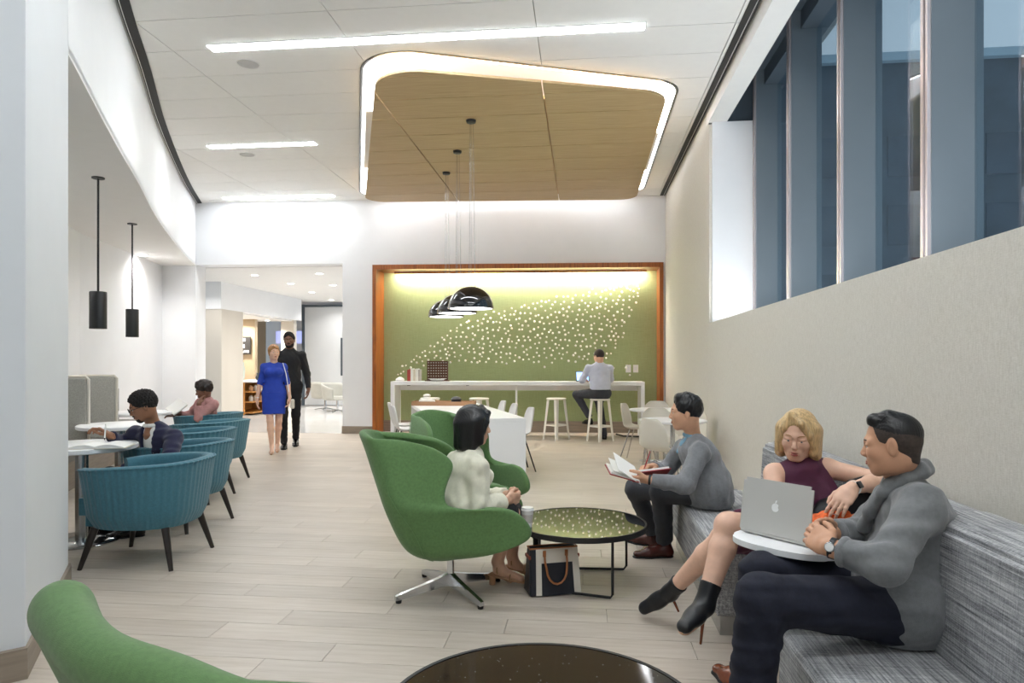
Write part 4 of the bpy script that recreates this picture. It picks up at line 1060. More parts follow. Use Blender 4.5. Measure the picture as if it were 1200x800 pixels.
for x, y, a, lb in ((-7.35, 18.7, -1.9, 'pale grey lounge chair at the left by the corridor end'), (-6.55, 19.6, -2.3, 'pale grey lounge chair in the middle by the corridor end'), (-6.7, 17.9, 2.6, 'pale grey lounge chair nearest us by the corridor end')):
    if lc is None:
        lc = thing('waiting_chair', lb, 'chair', (x, y, 0), a, 'pale lounge chairs at the corridor end')
        rows = []
        for i in range(7):
            s = i / 6; rows.append([((.38 + .06 * s) * math.cos(q), (.40 + .05 * s) * math.sin(q), .36 + .45 * s * (1 - .35 * (abs(q) / 2.2) ** 2)) for q in [-2.2 + 4.4 * k / 18 + PI * 0 for k in range(19)]])
        bm = B(); grid(bm, rows); o = obj('shell', bm, 'lounge_grey', lc); mod(o, 'SOLIDIFY', thickness=.05); bake(o); o.data.polygons.foreach_set('use_smooth', [True] * len(o.data.polygons))
        obj('seat', lathe(B(), [(0, .34), (.34, .34), (.36, .38), (.34, .44), (0, .45)], n=24), 'lounge_grey', lc, smooth=True)
        obj('post', tube(B(), [(0, 0, .03), (0, 0, .35)], .03, 10), 'chrome', lc)
        for k in range(4): obj('leg', tube(B(), [(0, 0, .06), (.32 * math.cos(k * PI / 2 + .4), .32 * math.sin(k * PI / 2 + .4), .015)], [.02, .012], 8), 'chrome', lc)
    else: dup(lc, (x, y, 0), a, lb)
# open book on the near pedestal table
t = thing('open_book', 'open white book lying on the nearest round table', 'book', (T1[0] + .25, T1[1] - .12, .746), .35)
for s in (-1, 1):
    rows = []
    for k in range(7):
        q = k / 6; x = s * .19 * q; z = .006 + .022 * math.sin(q * PI) * (1 - q * .3) + .008 * (1 - q)
        rows.append([(x, -.13, z), (x, .13, z), (x, .13, 0), (x, -.13, 0)])
    bm = B(); vs = grid(bm, rows, True); bm.faces.new(vs[0]); bm.faces.new(vs[-1]); obj('page_block', bm, 'paper', t, smooth=30)
obj('cover', box(B(), (0, 0, -.0005), (.40, .27, .003)), 'book_cream', t)

# ================================================================ PEOPLE: distance-field modelling
V = lambda *a: np.array(a, dtype=np.float64)
def nrm(v): v = np.asarray(v, float); return v / max(np.linalg.norm(v), 1e-9)
def A3(p): return np.array((p[0], p[1], p[2]), float)
def W3(u, v, d): return A3(at(u, v, d))
def cone(a, b, ra, rb, k=.02, sq=None, capa=False, capb=False): return ('c', A3(a), A3(b), ra, rb, k, sq, capa, capb)
def ell(c, ax, r, k=.02): return ('e', A3(c), np.array(ax), np.array(r, float), k)
def cut(p): return ('s',) + (p,)
def _dist(p, X, Y, Z):
    if p[0] == 'c':
        _, a, b, ra, rb, k, sq, ca, cb = p
        qx, qy, qz = X - a[0], Y - a[1], Z - a[2]; ba = b - a
        L2 = float(ba @ ba) + 1e-12; L = math.sqrt(L2)
        t0 = (qx * ba[0] + qy * ba[1] + qz * ba[2]) / L2
        if sq is not None:
            n, f = sq; g = 1 / f - 1
            dq = (qx * n[0] + qy * n[1] + qz * n[2]) * g; qx = qx + dq * n[0]; qy = qy + dq * n[1]; qz = qz + dq * n[2]
            db = float(ba @ n) * g; ba2 = ba + n * db; l2 = float(ba2 @ ba2) + 1e-12
            t = np.clip((qx * ba2[0] + qy * ba2[1] + qz * ba2[2]) / l2, 0, 1)
        else: ba2 = ba; t = np.clip(t0, 0, 1)
        ex, ey, ez = qx - t * ba2[0], qy - t * ba2[1], qz - t * ba2[2]
        d = np.sqrt(ex * ex + ey * ey + ez * ez) - (ra + (rb - ra) * t)
        if ca: d = np.maximum(d, -t0 * L)
        if cb: d = np.maximum(d, (t0 - 1) * L)
        return d
    _, c, ax, r, k = p
    qx, qy, qz = X - c[0], Y - c[1], Z - c[2]
    u = [(qx * a[0] + qy * a[1] + qz * a[2]) / rr for a, rr in zip(ax, r)]
    q = np.sqrt(u[0] ** 2 + u[1] ** 2 + u[2] ** 2)
    return (q - 1) * float(min(r)) * np.minimum(1.0, .6 + .4 * q)
def _bounds(p):
    if p[0] == 'c':
        R = max(p[3], p[4]); return np.minimum(p[1], p[2]) - R, np.maximum(p[1], p[2]) + R
    e = np.sqrt(sum((p[2][i] * p[3][i]) ** 2 for i in range(3))); return p[1] - e, p[1] + e
def sdf_mesh(prims, h, disp=None, planes=()):
    pos = [p for p in prims if p[0] != 's']
    lo = np.min([_bounds(p)[0] for p in pos], axis=0) - 3 * h - .01; hi = np.max([_bounds(p)[1] for p in pos], axis=0) + 3 * h + .01
    n = np.ceil((hi - lo) / h).astype(int) + 1
    ax = [lo[i] + h * np.arange(n[i]) for i in range(3)]
    Fd = np.full(n, 1.0, np.float32)
    for p in prims:
        sub = p[0] == 's'; q = p[1] if sub else p
        k = q[5] if q[0] == 'c' else q[4]
        b0, b1 = _bounds(q); m = k + 3 * h + .012
        i0 = np.clip(np.floor((b0 - m - lo) / h).astype(int), 0, n - 1); i1 = np.clip(np.ceil((b1 + m - lo) / h).astype(int) + 1, 1, n)
        if (i1 <= i0).any(): continue
        sl = tuple(slice(i0[i], i1[i]) for i in range(3))
        X, Y, Z = np.meshgrid(*[ax[i][sl[i]] for i in range(3)], indexing='ij', sparse=True)
        d = _dist(q, X, Y, Z).astype(np.float32); o = Fd[sl]
        if sub:
            hh = np.maximum(k - np.abs(o + d), 0) / k; Fd[sl] = np.maximum(o, -d) + hh * hh * k * .25
        else:
            hh = np.maximum(k - np.abs(o - d), 0) / k; Fd[sl] = np.minimum(o, d) - hh * hh * k * .25
    if disp is not None:
        X, Y, Z = np.meshgrid(*ax, indexing='ij', sparse=True); Fd = Fd + disp(X, Y, Z).astype(np.float32)
    for pt, nn in planes:
        X, Y, Z = np.meshgrid(*ax, indexing='ij', sparse=True)
        Fd = np.maximum(Fd, ((X - pt[0]) * nn[0] + (Y - pt[1]) * nn[1] + (Z - pt[2]) * nn[2]).astype(np.float32))
    Fd[0] = Fd[-1] = 1; Fd[:, 0] = Fd[:, -1] = 1; Fd[:, :, 0] = Fd[:, :, -1] = 1
    S = Fd < 0; c = np.zeros(n - 1, np.int8)
    for i in (0, 1):
        for j in (0, 1):
            for k in (0, 1): c += S[i:n[0] - 1 + i, j:n[1] - 1 + j, k:n[2] - 1 + k]
    act = (c > 0) & (c < 8); I = np.argwhere(act); idx = np.full(n - 1, -1, np.int64); idx[act] = np.arange(len(I))
    acc = np.zeros((len(I), 3)); cnt = np.zeros(len(I))
    cor = [np.array((i, j, k)) for i in (0, 1) for j in (0, 1) for k in (0, 1)]
    fv = {tuple(q): Fd[I[:, 0] + q[0], I[:, 1] + q[1], I[:, 2] + q[2]] for q in cor}
    for a in cor:
        for b in cor:
            if (b - a).sum() == 1 and (b - a).min() == 0:
                f0, f1 = fv[tuple(a)], fv[tuple(b)]; m = (f0 < 0) != (f1 < 0); t = f0[m] / (f0[m] - f1[m])
                acc[m] += a + t[:, None] * (b - a); cnt[m] += 1
    vs = lo + h * (I + acc / cnt[:, None])
    faces = []
    for d in range(3):
        sl0 = [slice(0, n[i] - (1 if i == d else 0)) for i in range(3)]; sl1 = list(sl0); sl1[d] = slice(1, n[d])
        E_ = np.argwhere(S[tuple(sl0)] != S[tuple(sl1)])
        e1, e2 = (d + 1) % 3, (d + 2) % 3
        E_ = E_[(E_[:, e1] > 0) & (E_[:, e2] > 0) & (E_[:, e1] < n[e1] - 1) & (E_[:, e2] < n[e2] - 1)]
        q = []
        for o1, o2 in ((-1, -1), (0, -1), (0, 0), (-1, 0)):
            t = E_.copy(); t[:, e1] += o1; t[:, e2] += o2; q.append(idx[t[:, 0], t[:, 1], t[:, 2]])
        q = np.stack(q, 1); s = S[E_[:, 0], E_[:, 1], E_[:, 2]]; q[~s] = q[~s][:, ::-1]; faces.append(q)
    return vs, np.concatenate(faces)
def mesh_obj(name, parts, mat, parent, smooth_it=0):
    vs = []; fs = []; o = 0
    for v, f in parts: vs.append(v); fs.append(f + o); o += len(v)
    vs = np.concatenate(vs); fs = np.concatenate(fs)
    org = np.array(parent.location) if parent else np.zeros(3)
    me = bpy.data.meshes.new(name); me.vertices.add(len(vs)); me.vertices.foreach_set('co', (vs - org).astype(np.float32).ravel())
    me.loops.add(len(fs) * 4); me.loops.foreach_set('vertex_index', fs.astype(np.int32).ravel())
    me.polygons.add(len(fs)); me.polygons.foreach_set('loop_start', np.arange(0, len(fs) * 4, 4, dtype=np.int32))
    me.update(); me.validate(); me.polygons.foreach_set('use_smooth', [True] * len(me.polygons))
    o = bpy.data.objects.new(name, me); COL.objects.link(o); me.materials.append(M[mat]); o.parent = parent
    if smooth_it: mod(o, 'SMOOTH', factor=.5, iterations=smooth_it); bake(o)
    return o
def folds(amp, wl, seed=0, along=None):
    r = np.random.RandomState(seed); ks = [nrm(r.randn(3)) * 2 * PI / (wl * r.uniform(.7, 1.5)) for _ in range(5)]; ph = r.rand(5) * 6.3
    if along is not None: ks = [q - .75 * along * float(q @ along) for q in ks]
    def f(X, Y, Z):
        o = 0
        for i in range(0, 4):
            o = o + np.sin(ks[i][0] * X + ks[i][1] * Y + ks[i][2] * Z + ph[i] + 1.3 * np.sin(.6 * (ks[(i + 1) % 5][0] * X + ks[(i + 1) % 5][1] * Y + ks[(i + 1) % 5][2] * Z) + ph[(i + 2) % 5]))
        return amp * o / 2.5
    return f
class Fr:
    "a local frame: forward, left, up"
    def __init__(s, c, f, up=(0, 0, 1), roll=0.0, sc=1.0):
        s.c = A3(c); s.f = nrm(f); s.l = nrm(np.cross(A3(up), s.f)); s.u = np.cross(s.f, s.l)
        if roll: l, u = s.l, s.u; s.l = l * math.cos(roll) + u * math.sin(roll); s.u = u * math.cos(roll) - l * math.sin(roll)
        s.sc = sc; s.ax = [s.f, s.l, s.u]
    def p(s, f, l, u): return s.c + s.sc * (s.f * f + s.l * l + s.u * u)
    def C(s, a, b, ra, rb, k=.02, **kw): return cone(s.p(*a), s.p(*b), ra * s.sc, rb * s.sc, k * s.sc, **kw)
    def E(s, c, r, k=.02): return ell(s.p(*c), s.ax, [x * s.sc for x in r], k * s.sc)
def head_prims(h, neck, female=False, lid=0.0):
    j = .93 if female else 1.0
    P = [h.E((-.014, 0, .032), (.098, .076, .088)), h.E((.020, 0, -.040), (.066 * j, .058 * j, .078), .03),
         h.C((.058, -.014, -.098), (.058, .014, -.098), .022 * j, .022 * j, .03),
         h.E((-.005, .045, -.060), (.045, .020, .040), .03), h.E((-.005, -.045, -.060), (.045, .020, .040), .03)]
    for s in (1, -1):
        P += [h.E((.053, s * .040, -.024), (.026, .022, .022), .03), h.C((.078, s * .012, .020), (.066, s * .046, .019), .0105 if female else .013, .0095 if female else .011, .02)]
    k_ = .82 if female else 1.0
    P += [h.C((.084, 0, .008), (.1015, 0, -.030), .0085 * k_, .0118 * k_, .014), h.E((.095, .0108 * k_, -.036), (.010, .0085 * k_, .0072), .008), h.E((.095, -.0108 * k_, -.036), (.010, .0085 * k_, .0072), .008)]
    P += [h.E((.080, 0, -.066), (.014, .026, .017), .015)]
    for s in (1, -1):
        P.append(cut(h.E((.096, s * .031, .001), (.016, .017, .011), .014)))
        P.append(h.E((.0760, s * .031, .0072 - lid), (.0125, .0175, .0075 + lid * .5), .006)); P.append(h.E((.0745, s * .031, -.010), (.012, .016, .006), .006))
        P += [h.E((-.012, s * .078, -.006), (.017, .009, .032), .008), cut(h.E((-.008, s * .088, -.002), (.009, .006, .018), .006))]
    P.append(cut(h.C((.090, -.019, -.0665), (.090, .019, -.0665), .003, .003, .006)))
    nb = A3(neck); n0 = h.p(-.038, 0, -.045)
    r = .044 if female else .050
    P += [cone(n0, nb, r * h.sc, r * 1.08 * h.sc, .03), cone(nb, nb - V(0, 0, .06), r * 1.1, .075, .03)]
    return P
def face_bits(h, parent, brow, lip, iris='eye_brown', parted=0.0, bw=1.0, look=-.002):
    def sph(name, c, r, mat, n=14, sq=(1, 1, 1)):
        bm = B(); bmesh.ops.create_uvsphere(bm, u_segments=n, v_segments=n // 2 + 2, radius=1)
        m = Matrix([[h.f[i], h.l[i], h.u[i]] for i in range(3)]).to_4x4(); o_ = parent.location
        bmesh.ops.transform(bm, matrix=Matrix.Translation(Vector(h.p(*c)) - o_) @ m @ Matrix.Diagonal((r * sq[0] * h.sc, r * sq[1] * h.sc, r * sq[2] * h.sc, 1)), verts=bm.verts)
        return obj(name, bm, mat, parent, smooth='all')
    for s in (1, -1):
        e = sph('eye', (.0735, s * .031, -.001), .0125, 'eye_white')
        i_ = sph('iris', (.0815, s * .031, look), .0062, iris, 10, (.9, 1, 1)); i_.parent = e
        P = [h.p(*q) - np.array(parent.location) for q in ((.0905, s * .013, .0205), (.0885, s * .027, .0265), (.079, s * .043, .0245), (.066, s * .054, .018))]
        obj('eyebrow', tube(B(), P, [.0026 * h.sc * bw, .0034 * h.sc * bw, .0028 * h.sc * bw, .0014 * h.sc * bw], 7), brow, parent, smooth='all')
    for nm, u, r in (('upper_lip', -.0635, .0042), ('lower_lip', -.0715 - parted, .0052)):
        P = [h.p(*q) - np.array(parent.location) for q in ((.0785, -.024, u - .002 if nm[0] == 'u' else u + .003), (.0885, -.012, u), (.0925, 0, u - .0005), (.0885, .012, u), (.0785, .024, u - .002 if nm[0] == 'u' else u + .003))]
        obj(nm, tube(B(), P, [.0012, r * .85, r, r * .85, .0012], 8), lip, parent, smooth='all')
def short_hair(h, parent, mat, amp=.0012, wl=.012, grow=0.0, hairline=.082, ear=-.004, nape=-.06, res=.003, quiff=0.0, burns=True):
    g = grow
    P = [h.E((-.018, 0, .036), (.100 + g, .080 + g * .8, .092 + g))]
    if burns:
        for s in (1, -1): P.append(h.C((.014, s * .072, .03), (.018, s * .069, -.010), .008, .005, .012))
    if quiff: P += [h.C((.045, -.036, .108), (.045, .036, .108), quiff, quiff, .03), h.C((-.01, -.03, .116), (-.01, .03, .116), quiff * .9, quiff * .9, .03)]
    P.append(cut(h.E((.118, 0, hairline - .105), (.078, .100, .105), .012)))       # forehead and temples stay bare
    pl = [(h.p(-.012, 0, ear - .012), nrm(h.f * .42 - h.u * .91)), (h.p(0, 0, nape), -h.u)]
    return mesh_obj('hair', [sdf_mesh(P, res * h.sc, folds(amp, wl, 3), pl)], mat, parent)
def beard_mesh(h, parent, mat, full=True, res=.0045):
    t = .0035
    P = [h.E((.020, 0, -.040), (.066 + t, .058 + t, .078 + t), .02), h.C((.058, -.014, -.098), (.058, .014, -.098), .0245, .0245, .03)]
    if full: P += [h.E((-.005, .045, -.060), (.045 + t, .020 + t, .040 + t), .03), h.E((-.005, -.045, -.060), (.045 + t, .020 + t, .040 + t), .03)]
    P.append(cut(h.E((.105, 0, -.062), (.035, .024, .018), .008)))
    up_ = -.060 if not full else -.040
    b = sdf_mesh(P, res, folds(.0012, .012, 2), [(h.p(.05, 0, up_ - .012), nrm(h.u * .9 + h.f * .42)), (h.p(.012 if full else .035, 0, 0), -h.f)])
    m = sdf_mesh([h.C((.088, -.022, -.058), (.096, 0, -.052), .004, .0055, .006), h.C((.088, .022, -.058), (.096, 0, -.052), .004, .0055, .006)], .003)
    return mesh_obj('beard', [b, m], mat, parent)
def strand_disp(h, amp=.0011, n=60):
    def f(X, Y, Z):
        qx, qy, qz = X - h.c[0], Y - h.c[1], Z - h.c[2]
        a = np.arctan2(qx * h.l[0] + qy * h.l[1] + qz * h.l[2], qx * h.f[0] + qy * h.f[1] + qz * h.f[2] + .02)
        u = qx * h.u[0] + qy * h.u[1] + qz * h.u[2]
        return amp * np.sin(n * a + 14 * u) * (.6 + .4 * np.sin(7 * a + 1)) + amp * .6 * np.sin(n * 1.9 * a - 20 * u)
    return f
def bob_hair(h, parent, mat, length=-.10, face_w=.058, part=1, res=.003, flare=0.0, fringe=True):
    P = [h.E((-.020, 0, .036), (.108, .090, .098))]
    for s in (1, -1):
        P += [h.C((.012, s * .072, .04), (.022 + flare, s * (.076 + flare), length + .03), .034, .026, .03), h.C((-.03, s * .075, .02), (-.02, s * (.078 + flare), length), .038, .032, .03), h.C((-.07, s * .045, .0), (-.07, s * .055, length - .005), .045, .036, .03)]
    P += [h.C((-.085, 0, .0), (-.085, 0, length - .005), .05, .038, .03)]
    P.append(cut(h.E((.112, part * .008, -.028), (.080, face_w, .112), .018)))
    P.append(cut(h.E((.05, 0, -.12), (.09, .05, .07), .02)))
    if fringe: P += [h.C((.040, part * .028, .122), (.078, -part * .028, .088), .012, .011, .02), h.C((.078, -part * .028, .088), (.066, -part * .062, .030), .011, .010, .02), h.C((.066, -part * .062, .030), (.048, -part * .074, -.03), .010, .012, .02), h.C((.040, part * .028, .122), (.060, part * .062, .055), .010, .009, .02), h.C((.060, part * .062, .055), (.046, part * .074, -.02), .009, .011, .02)]
    return mesh_obj('hair', [sdf_mesh(P, res * h.sc, strand_disp(h))], mat, parent)
def hand_prims(w, d, n, left, curl=.5, sc=1.0, thumb=.5, spread=.06, curls=None):
    d = nrm(d); n = np.asarray(n, float); n = nrm(n - d * float(n @ d)); th = np.cross(n, d) if left else np.cross(d, n)
    w = A3(w); S_ = sc; q = (n, .48)
    P = [cone(w - d * .02 * S_, w + d * .03 * S_, .027 * S_, .033 * S_, .015, (n, .68)), cone(w + d * .03 * S_ + th * .014 * S_, w + d * .078 * S_ + th * .020 * S_, .030 * S_, .027 * S_, .015, q), cone(w + d * .03 * S_ - th * .012 * S_, w + d * .074 * S_ - th * .020 * S_, .030 * S_, .025 * S_, .015, q)]
    offs = (.031, .0105, -.0105, -.030); L = ((.043, .026, .022), (.048, .029, .023), (.044, .027, .022), (.034, .020, .019)); base = (.084, .088, .084, .076)
    for i in range(4):
        c_ = curls[i] if curls else curl
        p = w + (d * base[i] + th * offs[i] * .93) * S_; a = c_ * .75; dd0 = nrm(d + th * offs[i] / .031 * spread)
        for j in range(3):
            dd = dd0 * math.cos(a) + n * math.sin(a); e = p + dd * L[i][j] * S_
            P.append(cone(p, e, (.0095 - .0008 * j) * S_, (.0088 - .0010 * j) * S_, .004)); p = e; a += c_ * (.95 if j == 0 else .7)
    p = w + (d * .022 + th * .026 + n * .006) * S_; e = p + (d * .030 + th * .024 + n * .012 * (1 + thumb)) * S_
    P.append(cone(p, e, .016 * S_, .0125 * S_, .012)); f = e + nrm(d * .8 + th * (.35 - thumb * .5) + n * .35 * thumb) * .033 * S_
    P.append(cone(e, f, .0115 * S_, .0105 * S_, .006)); g = f + nrm(d * .9 + th * (.1 - thumb * .6) + n * .3 * thumb) * .026 * S_
    P.append(cone(f, g, .0105 * S_, .0085 * S_, .005)); return P
def limb(a, b, c, r, k=.02, sq=None, capb=False): return [cone(a, b, r[0], r[1], k), cone(b, c, r[1], r[2], k, sq, False, capb)]
def torso_prims(J, w=(.165, .15, .165), dep=.64, grow=0.0, female=False, top=.085):
    sl = nrm(J['sl'] - J['sr']); hl = nrm(J['hl'] - J['hr']); up = nrm(J['neck'] - J['pelvis']); f = nrm(np.cross(sl, up)); fh = nrm(np.cross(hl, up)); fm = nrm(f + fh)
    g = grow
    P = [cone(J['pelvis'], J['waist'], w[0] + g, w[1] + g, .05, (fh, dep + .06)), cone(J['waist'], J['chest'], w[1] + g, w[2] + g, .05, (fm, dep)),
         cone(J['chest'], J['neck'] - up * .05, w[2] - .03 + g, .085 + g, .06, (f, dep)), cone(J['sl'], J['sr'], .050 + g * .7, .050 + g * .7, .05, (f, .95)),
         cone(J['sl'] * .5 + J['sr'] * .5 - up * .02, J['neck'] - up * .024, .085 + g, .055 + g, .05, (f, .80))]
    if female:
        for s in (1, -1): P.append(ell(J['chest'] + f * .085 + sl * s * .068 - up * .005, [f, sl, up], [.06, .066, .065], .05))
    return P, f
def ring_prims(c, n, r, t, k=.01, m=14, sx=None, f=1.0):
    "a band (collar, cuff) as a ring of short cones"
    n = nrm(n); a = nrm(np.cross(n, V(.3, .5, .8) if sx is None else sx)); b = np.cross(n, a); out = []
    pts = [c + a * r * math.cos(2 * PI * i / m) * f + b * r * math.sin(2 * PI * i / m) for i in range(m)]
    for i in range(m): out.append(cone(pts[i], pts[(i + 1) % m], t, t, k))
    return out
def shoe(parent, heel, toe, mat, w=.043, hgt=.075, sole='rubber', up=(0, 0, 1), name='shoe', res=.005):
    heel = A3(heel); toe = A3(toe); d = nrm(toe - heel); u = A3(up); u = nrm(u - d * float(u @ d)); l = np.cross(u, d); L = np.linalg.norm(toe - heel)
    q = (u, .75)
    P = [cone(heel + d * .04 + u * .035, heel + d * L * .6 + u * .032, .040, w, .03, (u, .85)), cone(heel + d * L * .6 + u * .03, toe - d * .04 + u * .024, w, w * .72, .03, (u, .68)), cone(heel + d * .045 + u * .03, heel + d * .055 + u * (hgt + .02), .040, .038, .03, None, False, True), cone(heel + d * .06 + u * .06, heel + d * L * .55 + u * .045, .035, .03, .03)]
    o = mesh_obj(name, [sdf_mesh(P, res, None, [(heel + u * .008, -u)])], mat, parent)
    Q = [cone(heel + d * .04 + u * .004, heel + d * L * .6 + u * .004, .043, w + .003, .02, (u, .3)), cone(heel + d * L * .6 + u * .004, toe - d * .036 + u * .004, w + .003, w * .76, .02, (u, .3))]
    s_ = mesh_obj('sole', [sdf_mesh(Q, .004 if res < .006 else .005, None, [(heel, -u), (heel + u * .014, u)])], sole, parent); s_.parent = o
    return o
def person(label, loc):
    return thing('person', label, 'person', loc)

for nm, c in (('skin_fair', '#e4b9a0'), ('skin_light', '#d8ab90'), ('skin_tan', '#cc9a7b'), ('skin_olive', '#d3a384'), ('skin_brown', '#96684c'), ('skin_deep', '#7b5340'), ('skin_deeper', '#79533f')):
    mk(nm, c, .48, var=.05, scale=30, bump=.05, bscale=400)
    M[nm].node_tree.nodes['Principled BSDF'].inputs['Subsurface Weight'].default_value = .0
mk('eye_white', '#e6e2dc', .2, var=.01); mk('eye_brown', '#2a1a12', .1); mk('eye_blue', '#4a5f70', .1)
mk('lip_rose', '#b0605a', .4); mk('lip_dark', '#6d3a32', .45); mk('lip_tan', '#a4614f', .45)
mk('hair_black', '#121113', .35, var=.3, scale=14, stretch=(6, 6, 1)); mk('hair_fade', '#3a2f29', .7, var=.3, scale=90)
mk('hair_blonde', '#c6a87a', .4, var=.32, scale=16, stretch=(7, 7, 1)); mk('hair_darkbrown', '#241813', .45, var=.3, scale=20); mk('hair_strawberry', '#b07f4d', .45, var=.25, scale=20)
mk('hair_curl', '#17120f', .8, var=.3, scale=60, bump=.5, bscale=160)
mk('knit_grey', '#7d7f83', .95, var=.09, scale=60, bump=.35, bscale=380, sheen=.3); mk('knit_grey_dark', '#77797b', .95, var=.1, scale=60, bump=.4, bscale=420, sheen=.3)
mk('knit_cream', '#e3dfcb', .95, var=.05, scale=60, bump=.3, bscale=300, sheen=.2); mk('knit_black', '#1b1c1f', .9, var=.12, scale=60, bump=.3, bscale=400, sheen=.15)
mk('cardigan_navy', '#20213f', .9, var=.1, scale=60, bump=.25, bscale=400, sheen=.15); mk('shirt_white', '#eceae6', .8, var=.02, bump=.1, bscale=60)
mk('shirt_blue', '#7fa6bd', .8, var=.05, bump=.1, bscale=80); mk('shirt_pale', '#c5cadb', .75, var=.04, bump=.1, bscale=60)
mk('tweed_pink', '#b98a88', .95, var=.22, scale=120, bump=.3, bscale=260); mk('dress_plum', '#572341', .7, var=.10, scale=30, bump=.1, bscale=200, sheen=.1)
mk('dress_blue', '#1b3fae', .7, var=.06, scale=20, bump=.1, bscale=120); mk('denim_dark', '#171a2a', .85, var=.18, scale=70, bump=.25, bscale=500)
mk('trouser_charcoal', '#3a3c42', .85, var=.08, scale=60, bump=.15, bscale=400); mk('trouser_black', '#15161a', .85, var=.1, bump=.1, bscale=300)
mk('shoe_brown', '#4a211c', .25, var=.2, scale=30); mk('shoe_tan', '#7a3f26', .25, var=.2, scale=30); mk('shoe_black', '#0d0d0f', .2, var=.2, scale=30)
mk('sandal_tan', '#b98d6a', .5, var=.05); mk('nude_pump', '#cfa78d', .4, var=.05)
mk('watch_face', '#e8e8e6', .15, var=.01)
def band_ring(name, c, n, r, hgt, mat, parent, th=.0025):
    n = nrm(n); bm = lathe(B(), [(r, -hgt / 2), (r + th, -hgt / 2), (r + th, hgt / 2), (r, hgt / 2), (r, -hgt / 2)], n=22)
    z = Vector(n); m = z.to_track_quat('Z', 'Y').to_matrix().to_4x4(); bmesh.ops.transform(bm, matrix=Matrix.Translation(Vector(c) - parent.location) @ m, verts=bm.verts)
    return obj(name, bm, mat, parent, smooth=True)
def disc_on(name, c, n, r, th, mat, parent, squ=None, rot=None):
    bm = B(); 
    if squ: box(bm, (0, 0, 0), (*squ, th), 0, .003)
    else: lathe(bm, [(0, -th / 2), (r, -th / 2), (r, th / 2 - .001), (r - .001, th / 2), (0, th / 2)], n=22)
    z = Vector(nrm(n)); m = z.to_track_quat('Z', 'Y').to_matrix().to_4x4(); bmesh.ops.transform(bm, matrix=Matrix.Translation(Vector(c) - parent.location) @ m, verts=bm.verts)
    return obj(name, bm, mat, parent, smooth=True)
def put(name, prims, res, mat, parent, disp=None, planes=(), sm=0): return mesh_obj(name, [sdf_mesh(prims, res, disp, planes)], mat, parent, sm)

